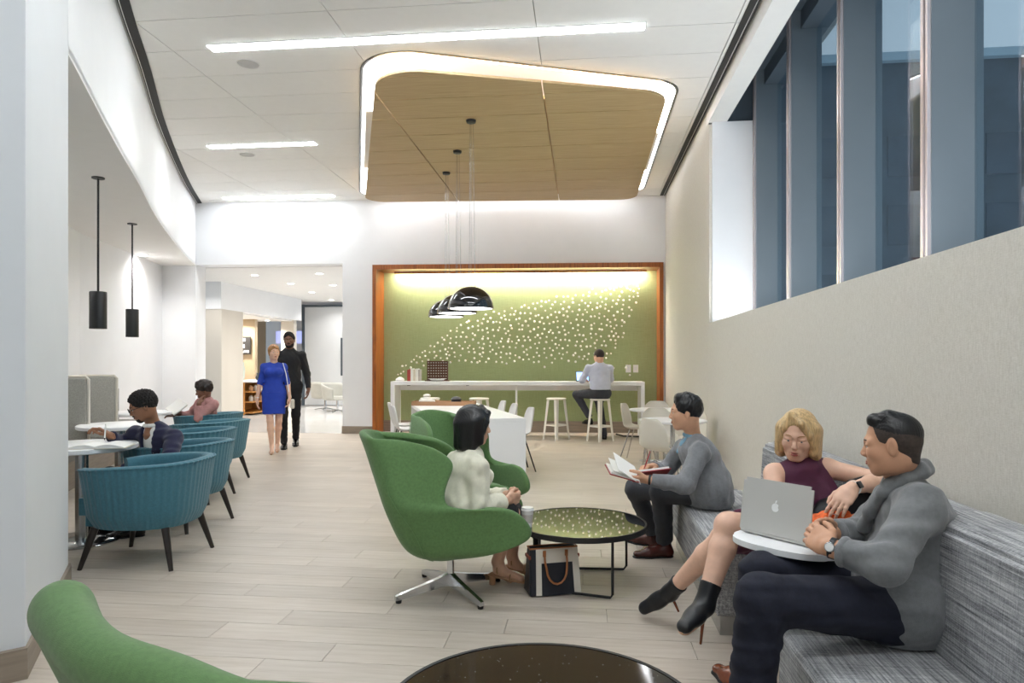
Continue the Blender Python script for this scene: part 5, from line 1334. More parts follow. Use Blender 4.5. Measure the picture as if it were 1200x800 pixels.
# ================================================================ THE NINE PEOPLE
# ---- near man: shawl-collar grey sweater, dark jeans, on the near sofa ------------------
def near_man():
    J = dict(neck=W3(1058, 560, 2.40), chest=W3(1074, 628, 2.38), waist=W3(1058, 688, 2.37), pelvis=W3(1048, 718, 2.36),
             sl=W3(1080, 592, 2.23), sr=W3(1044, 586, 2.56), el=W3(1038, 662, 2.10), wl=W3(972, 641, 2.22), er=W3(1012, 622, 2.60), wr=W3(972, 625, 2.44),
             hl=W3(1046, 714, 2.27), hr=W3(1040, 702, 2.46), kl=W3(893, 702, 2.14), kr=W3(893, 672, 2.46), al=W3(872, 880, 2.16), ar=W3(872, 800, 2.70))
    pr = person('man in a grey shawl-collar sweater and dark jeans sitting in profile', (J['pelvis'][0], J['pelvis'][1], 0))
    h = Fr(W3(1044, 521, 2.36), (-.88, .46, -.10), roll=0.0, sc=.875)
    head = sdf_mesh(head_prims(h, J['neck']), .003)
    dl = nrm(W3(942, 612, 2.36) - J['wl'])
    hands = sdf_mesh(hand_prims(J['wl'], W3(945, 621, 2.34) - J['wl'], np.cross(nrm(J['wr'] - J['wl']), V(0, 0, 1)) * 0 + nrm(J['wr'] - J['wl']) + V(0, 0, -.25), True, .42, 1.0, .2)
                     + hand_prims(J['wr'], W3(942, 612, 2.38) - J['wr'], nrm(J['wl'] - J['wr']) + V(0, 0, -.2), False, .62, 1.0, .2)
                     + [cone(J['wl'], J['el'] * .5 + J['wl'] * .5, .029, .036, .01), cone(J['wr'], J['er'] * .5 + J['wr'] * .5, .029, .036, .01)], .0028)
    body = sdf_mesh([cone(J['neck'] - V(0, 0, .05), J['pelvis'], .07, .10)], .012)
    mesh_obj('body', [head, hands, body], 'skin_tan', pr)
    face_bits(h, pr, 'hair_black', 'lip_tan')
    mesh_obj('hair', [sdf_mesh([h.E((-.020, 0, .044), (.099, .076, .086)), h.C((.052, -.030, .106), (.052, .030, .106), .021, .021, .03), h.C((.0, -.026, .116), (.0, .026, .116), .020, .020, .03), cut(h.E((.120, 0, -.018), (.070, .10, .108), .01))], .003, strand_disp(h, .0008, 50), [(h.p(.06, 0, .080), nrm(h.f * .38 - h.u * .925))])], 'hair_black', pr)
    # faded sides
    mesh_obj('hair_sides', [sdf_mesh([h.E((-.016, 0, .033), (.0995, .0775, .089)), h.C((-.048, -.018, .0), (-.050, -.014, -.055), .048, .040, .03), h.C((-.048, .018, .0), (-.050, .014, -.055), .048, .040, .03)], .003, None, [(h.p(.052, 0, .06), nrm(h.f * .92 - h.u * .38)), (h.p(-.06, 0, -.058), nrm(h.f * .62 - h.u * .78)), (h.p(.03, 0, -.0), nrm(h.f * .95 - h.u * .3))])], 'hair_fade', pr)
    P, f = torso_prims(J, (.172, .168, .172), .70, .010)
    P += limb(J['sl'], J['el'], J['wl'] + nrm(J['el'] - J['wl']) * .035, (.068, .060, .044), .03, capb=True) + limb(J['sr'], J['er'], J['wr'] + nrm(J['er'] - J['wr']) * .03, (.066, .057, .044), .03, capb=True)
    P += [cone(J['sl'] * .8 + J['chest'] * .2, J['chest'], .07, .11, .06), cone(J['waist'], J['pelvis'] + V(.03, 0, -.03), .165, .155, .05), cone(J['hl'] + V(.03, 0, .03), J['hr'] + V(.03, 0, .03), .140, .140, .04)]
    sw = put('sweater', P, .0055, 'knit_grey_dark', pr, folds(.0048, .085, 5), [(V(0, 0, .44), V(0, 0, -1))])
    # shawl collar
    nk = J['neck']; bf = nrm(V(h.f[0], h.f[1], 0)); bl = np.cross(V(0, 0, 1), bf); Q = []
    half = [nk + bf * .105 - V(0, 0, .135), nk + bf * .085 + bl * .035 - V(0, 0, .080), nk + bf * .045 + bl * .064 - V(0, 0, .015), nk - bf * .012 + bl * .066 + V(0, 0, .030), nk - bf * .052 + bl * .036 + V(0, 0, .050), nk - bf * .062 + V(0, 0, .056)]
    mir = lambda p_: p_ - 2 * bl * float((p_ - nk) @ bl)
    pts = half + [mir(p_) for p_ in half[:-1][::-1]]
    for a, b in zip(pts, pts[1:]): Q += [cone(a, b, .015, .015, .012), cone(a + (a - nk) * .20 - V(0, 0, .030), b + (b - nk) * .20 - V(0, 0, .030), .016, .016, .03)]
    c_ = put('collar', Q, .004, 'knit_grey_dark', pr, folds(.0015, .05, 2)); 
    for c, n_, in ((J['wl'] + nrm(J['el'] - J['wl']) * .045, J['el'] - J['wl']), (J['wr'] + nrm(J['er'] - J['wr']) * .04, J['er'] - J['wr'])):
        put('cuff', ring_prims(c, n_, .036, .013, .01), .004, 'knit_grey_dark', pr)
    # jeans
    P = limb(J['hl'], J['kl'], J['al'], (.105, .078, .062), .03) + limb(J['hr'], J['kr'], J['ar'] + (J['kr'] - J['ar']) * .08, (.105, .076, .060), .03, capb=True) + [cone(J['hl'], J['hr'], .108, .108, .04, None)]
    put('jeans', P, .0065, 'denim_dark', pr, folds(.0035, .07, 9))
    shoe(pr, J['ar'] + V(.05, -.03, -.075), W3(836, 785, 2.93), 'shoe_tan', .043, .06)
    shoe(pr, J['al'] + V(.04, -.02, -.085) * V(1, 1, 1), J['al'] + V(-.22, .02, -.085), 'shoe_tan', .043, .06)
    # wristwatch on the near wrist
    wd = nrm(J['el'] - J['wl']); wc = J['wl'] + wd * .012
    w_ = band_ring('watch', wc, wd, .0325, .016, 'black_leather', pr, .003)
    tocam = nrm(V(0, 0, EYE) - wc); tn = nrm(tocam - wd * float(tocam @ wd)); fc = disc_on('watch_case', wc + tn * .036, tn, .0165, .008, 'steel', pr); fc.parent = w_
    f2 = disc_on('watch_dial', wc + tn * .0405, tn, .0135, .002, 'watch_face', pr); f2.parent = w_
near_man()

# ---- blonde woman in a plum dress ---------------------------------------------------
def blonde():
    J = dict(neck=W3(940, 548, 3.26), chest=W3(941, 577, 3.25), waist=W3(945, 606, 3.27), pelvis=W3(950, 622, 3.30),
             sl=W3(969, 549, 3.22), sr=W3(908, 555, 3.22), el=W3(1034, 563, 3.06), wl=W3(998, 572, 2.86), er=W3(903, 601, 3.06), wr=W3(928, 612, 2.84),
             hl=W3(958, 622, 3.27), hr=W3(934, 622, 3.32), kl=W3(855, 616, 3.02), kr=W3(848, 630, 3.24), al=W3(828, 700, 2.92), ar=W3(789, 690, 3.52))
    pr = person('blonde woman in a sleeveless plum dress with peep-toe ankle boots', (J['pelvis'][0], J['pelvis'][1], 0))
    h = Fr(W3(935, 510, 3.20), (-.43, -.87, -.22), roll=-.07, sc=.93)
    P = head_prims(h, J['neck'], True, .0022) 
    head = sdf_mesh(P, .003)
    arms = [cone(J['sl'], J['el'], .046, .036, .02), cone(J['el'], J['el'] * .6 + J['wl'] * .4, .036, .036, .02), cone(J['el'] * .6 + J['wl'] * .4, J['wl'], .036, .024, .02), cone(J['sr'], J['er'], .046, .036, .02), cone(J['er'], J['wr'], .036, .024, .02), cone(J['sl'], J['sr'], .045, .045, .03), cone(J['sl'] * .5 + J['sr'] * .5, J['neck'], .06, .05, .03)]
    arms += hand_prims(J['wl'], W3(974, 603, 2.80) - J['wl'], V(-.2, .3, -.9), True, .32, .90, .4, .10) + hand_prims(J['wr'], W3(944, 608, 2.70) - J['wr'], V(0, 0, -1), False, .30, .93, .2)
    arm = sdf_mesh(arms, .0036)
    legs = sdf_mesh([cone(J['hl'], J['kl'], .085, .060, .03), cone(J['kl'], J['kl'] * .68 + J['al'] * .32, .054, .056, .02), cone(J['kl'] * .68 + J['al'] * .32, J['al'], .056, .036, .02), cone(J['hr'], J['kr'], .085, .060, .03), cone(J['kr'], J['kr'] * .68 + J['ar'] * .32, .054, .056, .02), cone(J['kr'] * .68 + J['ar'] * .32, J['ar'], .056, .036, .02), ell(J['kl'] + V(-.012, -.012, .006), np.eye(3), [.052, .052, .05], .03)], .005)
    body = sdf_mesh([cone(J['neck'] - V(0, 0, .05), J['pelvis'], .06, .10), cone(J['hl'], J['hr'], .08, .08)], .012)
    mesh_obj('body', [head, arm, legs, body], 'skin_fair', pr)
    face_bits(h, pr, 'hair_strawberry', 'lip_rose', 'eye_blue', .003, .8, -.0045)
    bob_hair(h, pr, 'hair_blonde', -.100, .064, part=-1, flare=.004)
    P, f = torso_prims(J, (.150, .128, .135), .66, .008, True)
    # sleeveless: leave the shoulder caps bare
    up = nrm(J['neck'] - J['pelvis']); sl = nrm(J['sl'] - J['sr'])
    P = P[:3] + [cone(J['sl'] - sl * .035 - up * .005, J['sr'] + sl * .035 - up * .005, .056, .056, .05, (f, .9)), cone(J['sl'] * .5 + J['sr'] * .5 - up * .02, J['neck'] - up * .018, .085, .062, .05, (f, .8))] + P[5:]
    P += ring_prims(J['neck'] - up * .012, up + f * -.25, .060, .010, .015)
    for s_, q in ((1, 'sl'), (-1, 'sr')): P.append(cut(ell(J[q] + sl * s_ * .055 - up * .03, [f, sl, up], [.085, .052, .10], .02)))
    P += [cone(J['hl'], J['hl'] * .10 + J['kl'] * .90, .105, .076, .04, None, False, True), cone(J['hr'], J['hr'] * .10 + J['kr'] * .90, .105, .076, .04, None, False, True), cone(J['hl'], J['hr'], .12, .12, .05), cone(J['hl'] * .5 + J['kl'] * .5, J['hr'] * .5 + J['kr'] * .5, .085, .085, .05)]
    put('dress', P, .005, 'dress_plum', pr, folds(.0030, .07, 4))
    # ankle boots with stiletto heels
    def boot(an, toe, kn, heel_to):
        an = A3(an); toe = A3(toe); sh_ = nrm(kn - an); d = nrm(toe - an)
        hl_ = an - sh_ * .05 - d * .012
        u = nrm(sh_ - d * float(sh_ @ d)); L = np.linalg.norm(toe - an)
        b_ = put('ankle_boot', [cone(an + sh_ * .062, an - sh_ * .03, .047, .040, .02, None, True, False), cone(hl_, an + d * L * .55 - u * .012, .040, .038, .03), cone(an + d * L * .5 - u * .012, toe - d * .02, .040, .035, .03, (u, .72))], .0042, 'black_leather', pr)
        s_ = put('sole', [cone(an + d * L * .45 - u * .044, toe - d * .015 - u * .016, .034, .030, .02, (u, .38))], .004, 'nude_pump', pr); s_.parent = b_
        k_ = obj('heel', tube(B(), [Vector(hl_ - u * .01) - pr.location, Vector(hl_ * .6 + A3(heel_to) * .4) - pr.location, Vector(heel_to) - pr.location], [.018, .008, .0055], 10), 'shoe_tan', pr, smooth=True); k_.parent = b_
        t_ = put('toes', [cone(toe - d * .012 - u * .004, toe + d * .004 - u * .006, .017, .012, .01, (u, .6))], .003, 'skin_fair', pr); t_.parent = b_
        obj('strap', tube(B(), [Vector(q) - pr.location for q in [an + sh_ * .03 + nrm(np.cross(sh_, d)) * .044 * math.sin(a) + d * .044 * math.cos(a) for a in [2 * PI * k / 16 for k in range(16)]]], .003, 6, closed=True), 'black_leather', pr).parent = b_
    boot(J['al'], W3(800, 737, 2.80), J['kl'], W3(821, 754, 2.98))
    boot(J['ar'], W3(752, 714, 3.62), J['kr'], W3(795, 716, 3.60) )
    # smart watch
    wd = nrm(J['el'] - J['wl']); wc = J['wl'] + wd * .016; w_ = band_ring('watch_strap', wc, wd, .0285, .018, 'ceramic_white', pr)
    tc_ = nrm(V(0, 0, EYE + .3) - wc); tn = nrm(tc_ - wd * float(tc_ @ wd)); fc = disc_on('watch_case', wc + tn * .033, tn, .0165, .009, 'graphite', pr, (.034, .030)); fc.parent = w_
    g_ = disc_on('ring', W3(979, 603, 2.80), V(-.4, 0, -1), .0100, .003, 'chrome', pr)
    return J
JB = blonde()

# ---- man with the red book -------------------------------------------------------------
def book_man():
    J = dict(neck=W3(812, 515, 4.46), chest=W3(822, 540, 4.44), waist=W3(828, 565, 4.42), pelvis=W3(829, 578, 4.42),
             sl=W3(820, 530, 4.27), sr=W3(800, 526, 4.62), el=W3(803, 568, 4.14), wl=W3(760, 562, 4.22), er=W3(779, 553, 4.72), wr=W3(765, 547, 4.50),
             hl=W3(828, 577, 4.33), hr=W3(820, 574, 4.52), kl=W3(775, 577, 4.60), kr=W3(745, 573, 4.90), al=W3(779, 636, 4.78), ar=W3(765, 624, 5.06))
    pr = person('man in a grey sweater over a blue shirt writing in a red book', (J['pelvis'][0], J['pelvis'][1], 0))
    h = Fr(W3(803, 483, 4.44), (-.985, .10, -.02), sc=.95)
    head = sdf_mesh(head_prims(h, J['neck']), .004)
    hands = sdf_mesh(hand_prims(J['wl'], W3(742, 561, 4.26) - J['wl'], V(0, .5, .8), True, .35, 1.0, .5) + hand_prims(J['wr'], W3(752, 546, 4.42) - J['wr'], V(-.1, -.5, -.8), False, .75, 1.0, .6)
                     + [cone(J['wl'], J['el'], .029, .04, .01), cone(J['wr'], J['er'], .029, .04, .01)], .0042)
    body = sdf_mesh([cone(J['neck'] - V(0, 0, .05), J['pelvis'], .07, .10)], .014)
    mesh_obj('body', [head, hands, body], 'skin_olive', pr)
    face_bits(h, pr, 'hair_black', 'lip_tan')
    short_hair(h, pr, 'hair_black', .0022, .03, .008, .085, -.004, -.062, res=.004, quiff=.022)
    P, f = torso_prims(J, (.160, .155, .158), .72, .008)
    P += limb(J['sl'], J['el'], J['wl'] + nrm(J['el'] - J['wl']) * .02, (.064, .055, .042), .03, capb=True) + limb(J['sr'], J['er'], J['wr'] + nrm(J['er'] - J['wr']) * .02, (.064, .054, .042), .03, capb=True)
    P += [cone(J['hl'] + V(.02, 0, .03), J['hr'] + V(.02, 0, .03), .136, .136, .04), cone(J['waist'], J['pelvis'] + V(.02, 0, -.02), .152, .145, .05)]
    put('sweater', P, .0065, 'knit_grey', pr, folds(.0040, .08, 12), [(V(0, 0, .442), V(0, 0, -1))])
    nk = J['neck']; bf = nrm(V(h.f[0], h.f[1], 0))
    c_ = put('shirt_collar', ring_prims(nk + V(0, 0, .020) - bf * .004, V(.25 * -bf[0], .25 * -bf[1], 1), .058, .013, .012), .005, 'shirt_blue', pr)
    bl = np.cross(V(0, 0, 1), bf)
    Q = []
    for s_ in (1, -1): Q += [cone(nk + bf * .050 + bl * s_ * .042 + V(0, 0, .006), nk + bf * .078 + bl * s_ * .048 - V(0, 0, .034), .014, .008, .01)]
    put('collar_points', Q, .005, 'shirt_blue', pr); put('shirt_front', [cone(nk + bf * .066 - V(0, 0, .02), nk + bf * .098 - V(0, 0, .085), .016, .010, .01)], .005, 'shirt_blue', pr)
    P = limb(J['hl'], J['kl'], J['al'] + (J['kl'] - J['al']) * .04, (.092, .074, .058), .03, capb=True) + limb(J['hr'], J['kr'], J['ar'] + (J['kr'] - J['ar']) * .04, (.092, .074, .058), .03, capb=True) + [cone(J['hl'], J['hr'], .098, .098, .04)]
    put('trousers', P, .007, 'trouser_charcoal', pr, folds(.0032, .08, 21))
    for an, u, v, d in ((J['al'], 736, 653, 4.74), (J['ar'], 735, 634, 5.12)):
        toe = A3(onz(u, v, .0)); toe[2] = 0; he = V(an[0], an[1], 0); dd = nrm(toe - he); shoe(pr, he - dd * .06, he + dd * .235, 'shoe_brown', .045, .085, res=.006)
    wd = nrm(J['el'] - J['wl']); band_ring('wrist_band', J['wl'] + wd * .01, wd, .031, .014, 'black_leather', pr)
    return J
JM = book_man()

# ---- woman in the cream sweater (green chair) -------------------------------------------
def cream_woman():
    J = dict(neck=W3(551, 529, 4.10), chest=W3(546, 556, 4.06), waist=W3(543, 586, 4.04), pelvis=W3(544, 603, 4.04),
             sr=W3(560, 548, 3.93), sl=W3(534, 542, 4.24), er=W3(561, 594, 3.88), wr=W3(594, 586, 4.02), el=W3(562, 582, 4.40), wl=W3(596, 580, 4.20),
             hr=W3(548, 604, 3.95), hl=W3(545, 600, 4.13), kr=W3(600, 601, 4.06), kl=W3(604, 598, 4.26), ar=W3(583, 658, 4.18), al=W3(600, 652, 4.34))
    pr = person('dark-haired woman in a cream sweater sitting with clasped hands', (J['pelvis'][0], J['pelvis'][1], 0))
    h = Fr(W3(556, 498, 4.10), (.92, .36, -.10), sc=.95)
    head = sdf_mesh(head_prims(h, J['neck'], True), .004)
    hands = sdf_mesh(hand_prims(J['wr'], W3(610, 584, 4.10) - J['wr'], V(-.1, .9, .1), False, .55, .93, .3) + hand_prims(J['wl'], W3(611, 582, 4.12) - J['wl'], V(.0, -.9, .0), True, .7, .93, .3) + [cone(J['wr'], J['er'], .027, .037, .01), cone(J['wl'], J['el'], .027, .037, .01)], .0042)
    legs = sdf_mesh([cone(J['kr'], J['kr'] * .68 + J['ar'] * .32, .05, .052, .02), cone(J['kr'] * .68 + J['ar'] * .32, J['ar'], .052, .034, .02), cone(J['kl'], J['kl'] * .68 + J['al'] * .32, .05, .052, .02), cone(J['kl'] * .68 + J['al'] * .32, J['al'], .052, .034, .02),
                     cone(J['ar'], J['ar'] + V(.03, .0, -.05), .034, .030, .02), cone(J['ar'] + V(.0, .0, -.05), J['ar'] + V(.14, .02, -.105), .030, .024, .02), cone(J['al'], J['al'] + V(.03, .0, -.05), .034, .030, .02), cone(J['al'] + V(.0, .0, -.05), J['al'] + V(.14, .02, -.105), .030, .024, .02)], .005)
    body = sdf_mesh([cone(J['neck'] - V(0, 0, .05), J['pelvis'], .06, .10), cone(J['hr'], J['kr'], .07, .045), cone(J['hl'], J['kl'], .07, .045)], .012)
    mesh_obj('body', [head, hands, legs, body], 'skin_light', pr)
    face_bits(h, pr, 'hair_black', 'lip_rose', bw=.8)
    bob_hair(h, pr, 'hair_black', -.125, .054, part=1, res=.004, flare=.004)
    P, f = torso_prims(J, (.155, .145, .150), .70, .014, True)
    P += limb(J['sr'], J['er'], J['wr'] + nrm(J['er'] - J['wr']) * .03, (.066, .064, .048), .03, capb=True) + limb(J['sl'], J['el'], J['wl'] + nrm(J['el'] - J['wl']) * .03, (.066, .060, .048), .03, capb=True)
    P += [cone(J['waist'], J['pelvis'] + V(-.02, 0, -.04), .155, .150, .05), cone(J['hr'], J['hl'], .118, .118, .04)]
    put('sweater', P, .006, 'knit_cream', pr, folds(.0045, .085, 31))
    put('sweater_collar', ring_prims(J['neck'] + V(0, 0, .0), V(0, 0, 1), .062, .013, .01), .005, 'knit_cream', pr)
    P = [cone(J['hr'], J['kr'], .092, .064, .03, None, False, True), cone(J['hl'], J['kl'], .092, .064, .03, None, False, True), cone(J['hr'], J['hl'], .11, .11, .04), cone(J['kr'], J['kl'], .05, .05, .04)]
    put('skirt', P, .007, 'trouser_black', pr, folds(.002, .08, 8))
    for an in (J['ar'], J['al']):
        he = V(an[0] - .015, an[1], .0); dd = nrm(V(.14, .02, 0)); l_ = V(-dd[1], dd[0], 0)
        P = [cone(V(he[0], he[1], .062) - dd * .02, he + dd * .09 + V(0, 0, .035), .028, .030, .02, (V(0, 0, 1), .35)), cone(he + dd * .09 + V(0, 0, .030), he + dd * .19 + V(0, 0, .016), .030, .030, .02, (V(0, 0, 1), .35))]
        s_ = put('sandal', P, .005, 'sandal_tan', pr)
        hb = put('block_heel', [cone(he - dd * .015 + V(0, 0, .058), he - dd * .018, .022, .019, .01, None, False, True)], .005, 'sandal_tan', pr); hb.parent = s_
        for q, zz, r in ((.10, .045, .036), (.02, .10, .037)):
            st_ = obj('strap', tube(B(), [Vector(he + dd * (q + .01 * math.cos(a)) + l_ * r * math.cos(a) + V(0, 0, zz + r * .9 * math.sin(a))) - pr.location for a in [2 * PI * k / 14 for k in range(14)]], .005, 6, closed=True), 'sandal_tan', pr); st_.parent = s_
cream_woman()

# ---- man in the navy cardigan ------------------------------------------------------------
def cardigan_man():
    J = dict(neck=W3(180, 500, 5.46), chest=W3(188, 522, 5.50), waist=W3(194, 548, 5.54), pelvis=W3(196, 562, 5.56),
             sl=W3(204, 513, 5.38), sr=W3(159, 508, 5.54), el=W3(196, 548, 5.14), wl=W3(142, 549, 5.16), er=W3(146, 521, 5.60), wr=W3(129, 510, 5.36),
             hl=W3(194, 560, 5.46), hr=W3(190, 558, 5.66), kl=W3(140, 562, 5.28), kr=W3(128, 558, 5.50), al=W3(160, 616, 5.34), ar=W3(128, 606, 5.55))
    pr = person('man with glasses in a navy cardigan leaning over the round table', (J['pelvis'][0], J['pelvis'][1], 0))
    h = Fr(W3(167, 476, 5.38), (-.70, -.60, -.36), sc=.95)
    head = sdf_mesh(head_prims(h, J['neck']), .0045)
    hands = sdf_mesh(hand_prims(J['wl'], V(-.9, -.3, -.1), V(0, .2, -1), True, .5, 1.0, .3) + hand_prims(J['wr'], V(-.65, -.30, .55), V(-.5, -.4, -.6), False, .75, 1.0, .6) + [cone(J['wl'], J['el'], .029, .04, .01), cone(J['wr'], J['er'], .029, .04, .01)], .0045)
    body = sdf_mesh([cone(J['neck'] - V(0, 0, .05), J['pelvis'], .07, .10)], .014)
    mesh_obj('body', [head, hands, body], 'skin_brown', pr)
    face_bits(h, pr, 'hair_curl', 'lip_dark')
    short_hair(h, pr, 'hair_curl', .0045, .018, .013, .086, .002, -.045, res=.004)
    beard_mesh(h, pr, 'hair_curl', False)
    # glasses
    g0 = None
    for s_ in (1, -1):
        pts = [Vector(h.p(.106, s_ * .034 + .025 * math.cos(a), .000 + .019 * math.sin(a))) - pr.location for a in [2 * PI * k / 18 for k in range(18)]]
        g = obj('glasses', tube(B(), pts, .0026, 6, closed=True), 'dark_wood', pr)
        obj('temple', tube(B(), [Vector(h.p(.104, s_ * .058, .006)) - pr.location, Vector(h.p(.04, s_ * .082, .008)) - pr.location, Vector(h.p(-.02, s_ * .086, .004)) - pr.location], .0028, 6), 'dark_wood', pr).parent = g
        g0 = g
    obj('bridge', tube(B(), [Vector(h.p(.107, -.010, .004)) - pr.location, Vector(h.p(.110, 0, .008)) - pr.location, Vector(h.p(.107, .010, .004)) - pr.location], .0026, 6), 'dark_wood', pr).parent = g0
    P, f = torso_prims(J, (.170, .170, .175), .72, .012)
    P += limb(J['sl'], J['el'], J['wl'] + nrm(J['el'] - J['wl']) * .02, (.068, .060, .045), .03, capb=True) + limb(J['sr'], J['er'], J['wr'] + nrm(J['er'] - J['wr']) * .02, (.068, .058, .045), .03, capb=True)
    up = nrm(J['neck'] - J['pelvis']); sl = nrm(J['sl'] - J['sr']); nk = J['neck']
    P.append(cut(cone(nk + f * .09 + up * .02, J['waist'] + f * .135, .080, .045, .02)))
    put('cardigan', P, .007, 'cardigan_navy', pr, folds(.004, .085, 44))
    Q = torso_prims(J, (.155, .150, .155), .70, .006)[0][:3]; put('shirt', Q, .008, 'shirt_white', pr)
    c_ = put('shirt_collar', ring_prims(nk + up * .016, up - f * .25, .060, .013, .012), .005, 'shirt_white', pr)
    for k in range(3): disc_on('button', J['chest'] * (1 - k * .3) + J['waist'] * k * .3 + f * (.133 + .0) + sl * .07, f, .009, .006, 'aluminium', pr)
    P = limb(J['hl'], J['kl'], J['al'] + (J['kl'] - J['al']) * .06, (.095, .072, .055), .03, capb=True) + limb(J['hr'], J['kr'], J['ar'] + (J['kr'] - J['ar']) * .06, (.095, .072, .055), .03, capb=True) + [cone(J['hl'], J['hr'], .11, .11, .04)]
    put('trousers', P, .009, 'trouser_black', pr, folds(.003, .08, 3))
    for an in (J['al'], J['ar']):
        he = V(an[0] + .05, an[1] + .03, 0); shoe(pr, he, he + V(-.24, -.14, 0), 'shoe_black', .045, .08, res=.006)
    t = thing('pen', 'white pen in the raised hand of the man in the cardigan', 'pen', W3(124, 507, 5.27))
    obj('barrel', tube(B(), [(0, 0, .07), (-.01, 0, -.04)], .0055, 8), 'white_plastic', t); obj('tip', tube(B(), [(-.01, 0, -.04), (-.012, 0, -.058)], [.005, .001], 8), 'graphite', t)
cardigan_man()

# ---- woman in the pink jacket -----------------------------------------------------------
def pink_woman():
    J = dict(neck=W3(242, 468, 8.85), chest=W3(243, 479, 8.88), waist=W3(244, 493, 8.9), pelvis=W3(246, 502, 8.9),
             sl=W3(250, 474, 8.68), sr=W3(235, 472, 9.02), el=W3(233, 489, 8.6), wl=W3(233, 473, 8.58), er=W3(222, 487, 8.95), wr=W3(209, 485, 8.8),
             hl=W3(246, 502, 8.8), hr=W3(244, 502, 9.0), kl=W3(212, 504, 8.6), kr=W3(210, 503, 8.8), al=W3(212, 538, 8.65), ar=W3(208, 536, 8.85))
    pr = person('short-haired woman in a pink jacket reading with her hand on her cheek', (J['pelvis'][0], J['pelvis'][1], 0))
    h = Fr(W3(238.5, 457, 8.8), (-.86, -.42, -.28), sc=.97)
    head = sdf_mesh(head_prims(h, J['neck'], True), .005)
    hands = sdf_mesh(hand_prims(J['wl'], W3(236, 463, 8.66) - J['wl'], V(.1, .8, .3), True, .35, .84, .2) + hand_prims(J['wr'], V(-.8, -.4, 0), V(0, 0, -1), False, .4, .95, .2) + [cone(J['wl'], J['el'], .027, .037, .01), cone(J['wr'], J['er'], .027, .037, .01)], .005)
    body = sdf_mesh([cone(J['neck'] - V(0, 0, .05), J['pelvis'], .06, .10)], .014)
    mesh_obj('body', [head, hands, body], 'skin_deep', pr); face_bits(h, pr, 'hair_curl', 'lip_dark')
    short_hair(h, pr, 'hair_darkbrown', .003, .04, .018, .070, -.004, -.05, res=.005, quiff=.022)
    P, f = torso_prims(J, (.15, .14, .145), .70, .012, True)
    P += limb(J['sl'], J['el'], J['wl'] + nrm(J['el'] - J['wl']) * .02, (.066, .056, .042), .03, capb=True) + limb(J['sr'], J['er'], J['wr'] + nrm(J['er'] - J['wr']) * .02, (.066, .055, .042), .03, capb=True)
    put('jacket', P, .008, 'tweed_pink', pr, folds(.004, .08, 6))
    P = limb(J['hl'], J['kl'], J['al'], (.09, .068, .05), .03) + limb(J['hr'], J['kr'], J['ar'], (.09, .068, .05), .03) + [cone(J['hl'], J['hr'], .1, .1, .04)]
    put('trousers', P, .010, 'trouser_black', pr)
    for an in (J['al'], J['ar']): he = V(an[0] + .05, an[1] + .02, 0); shoe(pr, he, he + V(-.22, -.08, 0), 'shoe_black', .04, .09, res=.008)
    t = thing('magazine', 'folded white magazine propped in front of the woman in pink', 'magazine', W3(202, 480, 8.75), -.4)
    bm = box(B(), (0, 0, .06), (.30, .012, .20)); bmesh.ops.transform(bm, matrix=Matrix.Rotation(math.radians(-48), 4, 'X') @ Matrix.Rotation(.35, 4, 'Y'), verts=bm.verts); obj('pages', bm, 'paper', t)
    bm = box(B(), (.0, .009, .06), (.305, .004, .205)); bmesh.ops.transform(bm, matrix=Matrix.Rotation(math.radians(-48), 4, 'X') @ Matrix.Rotation(.35, 4, 'Y'), verts=bm.verts); obj('cover', bm, 'book_grey', t)
pink_woman()

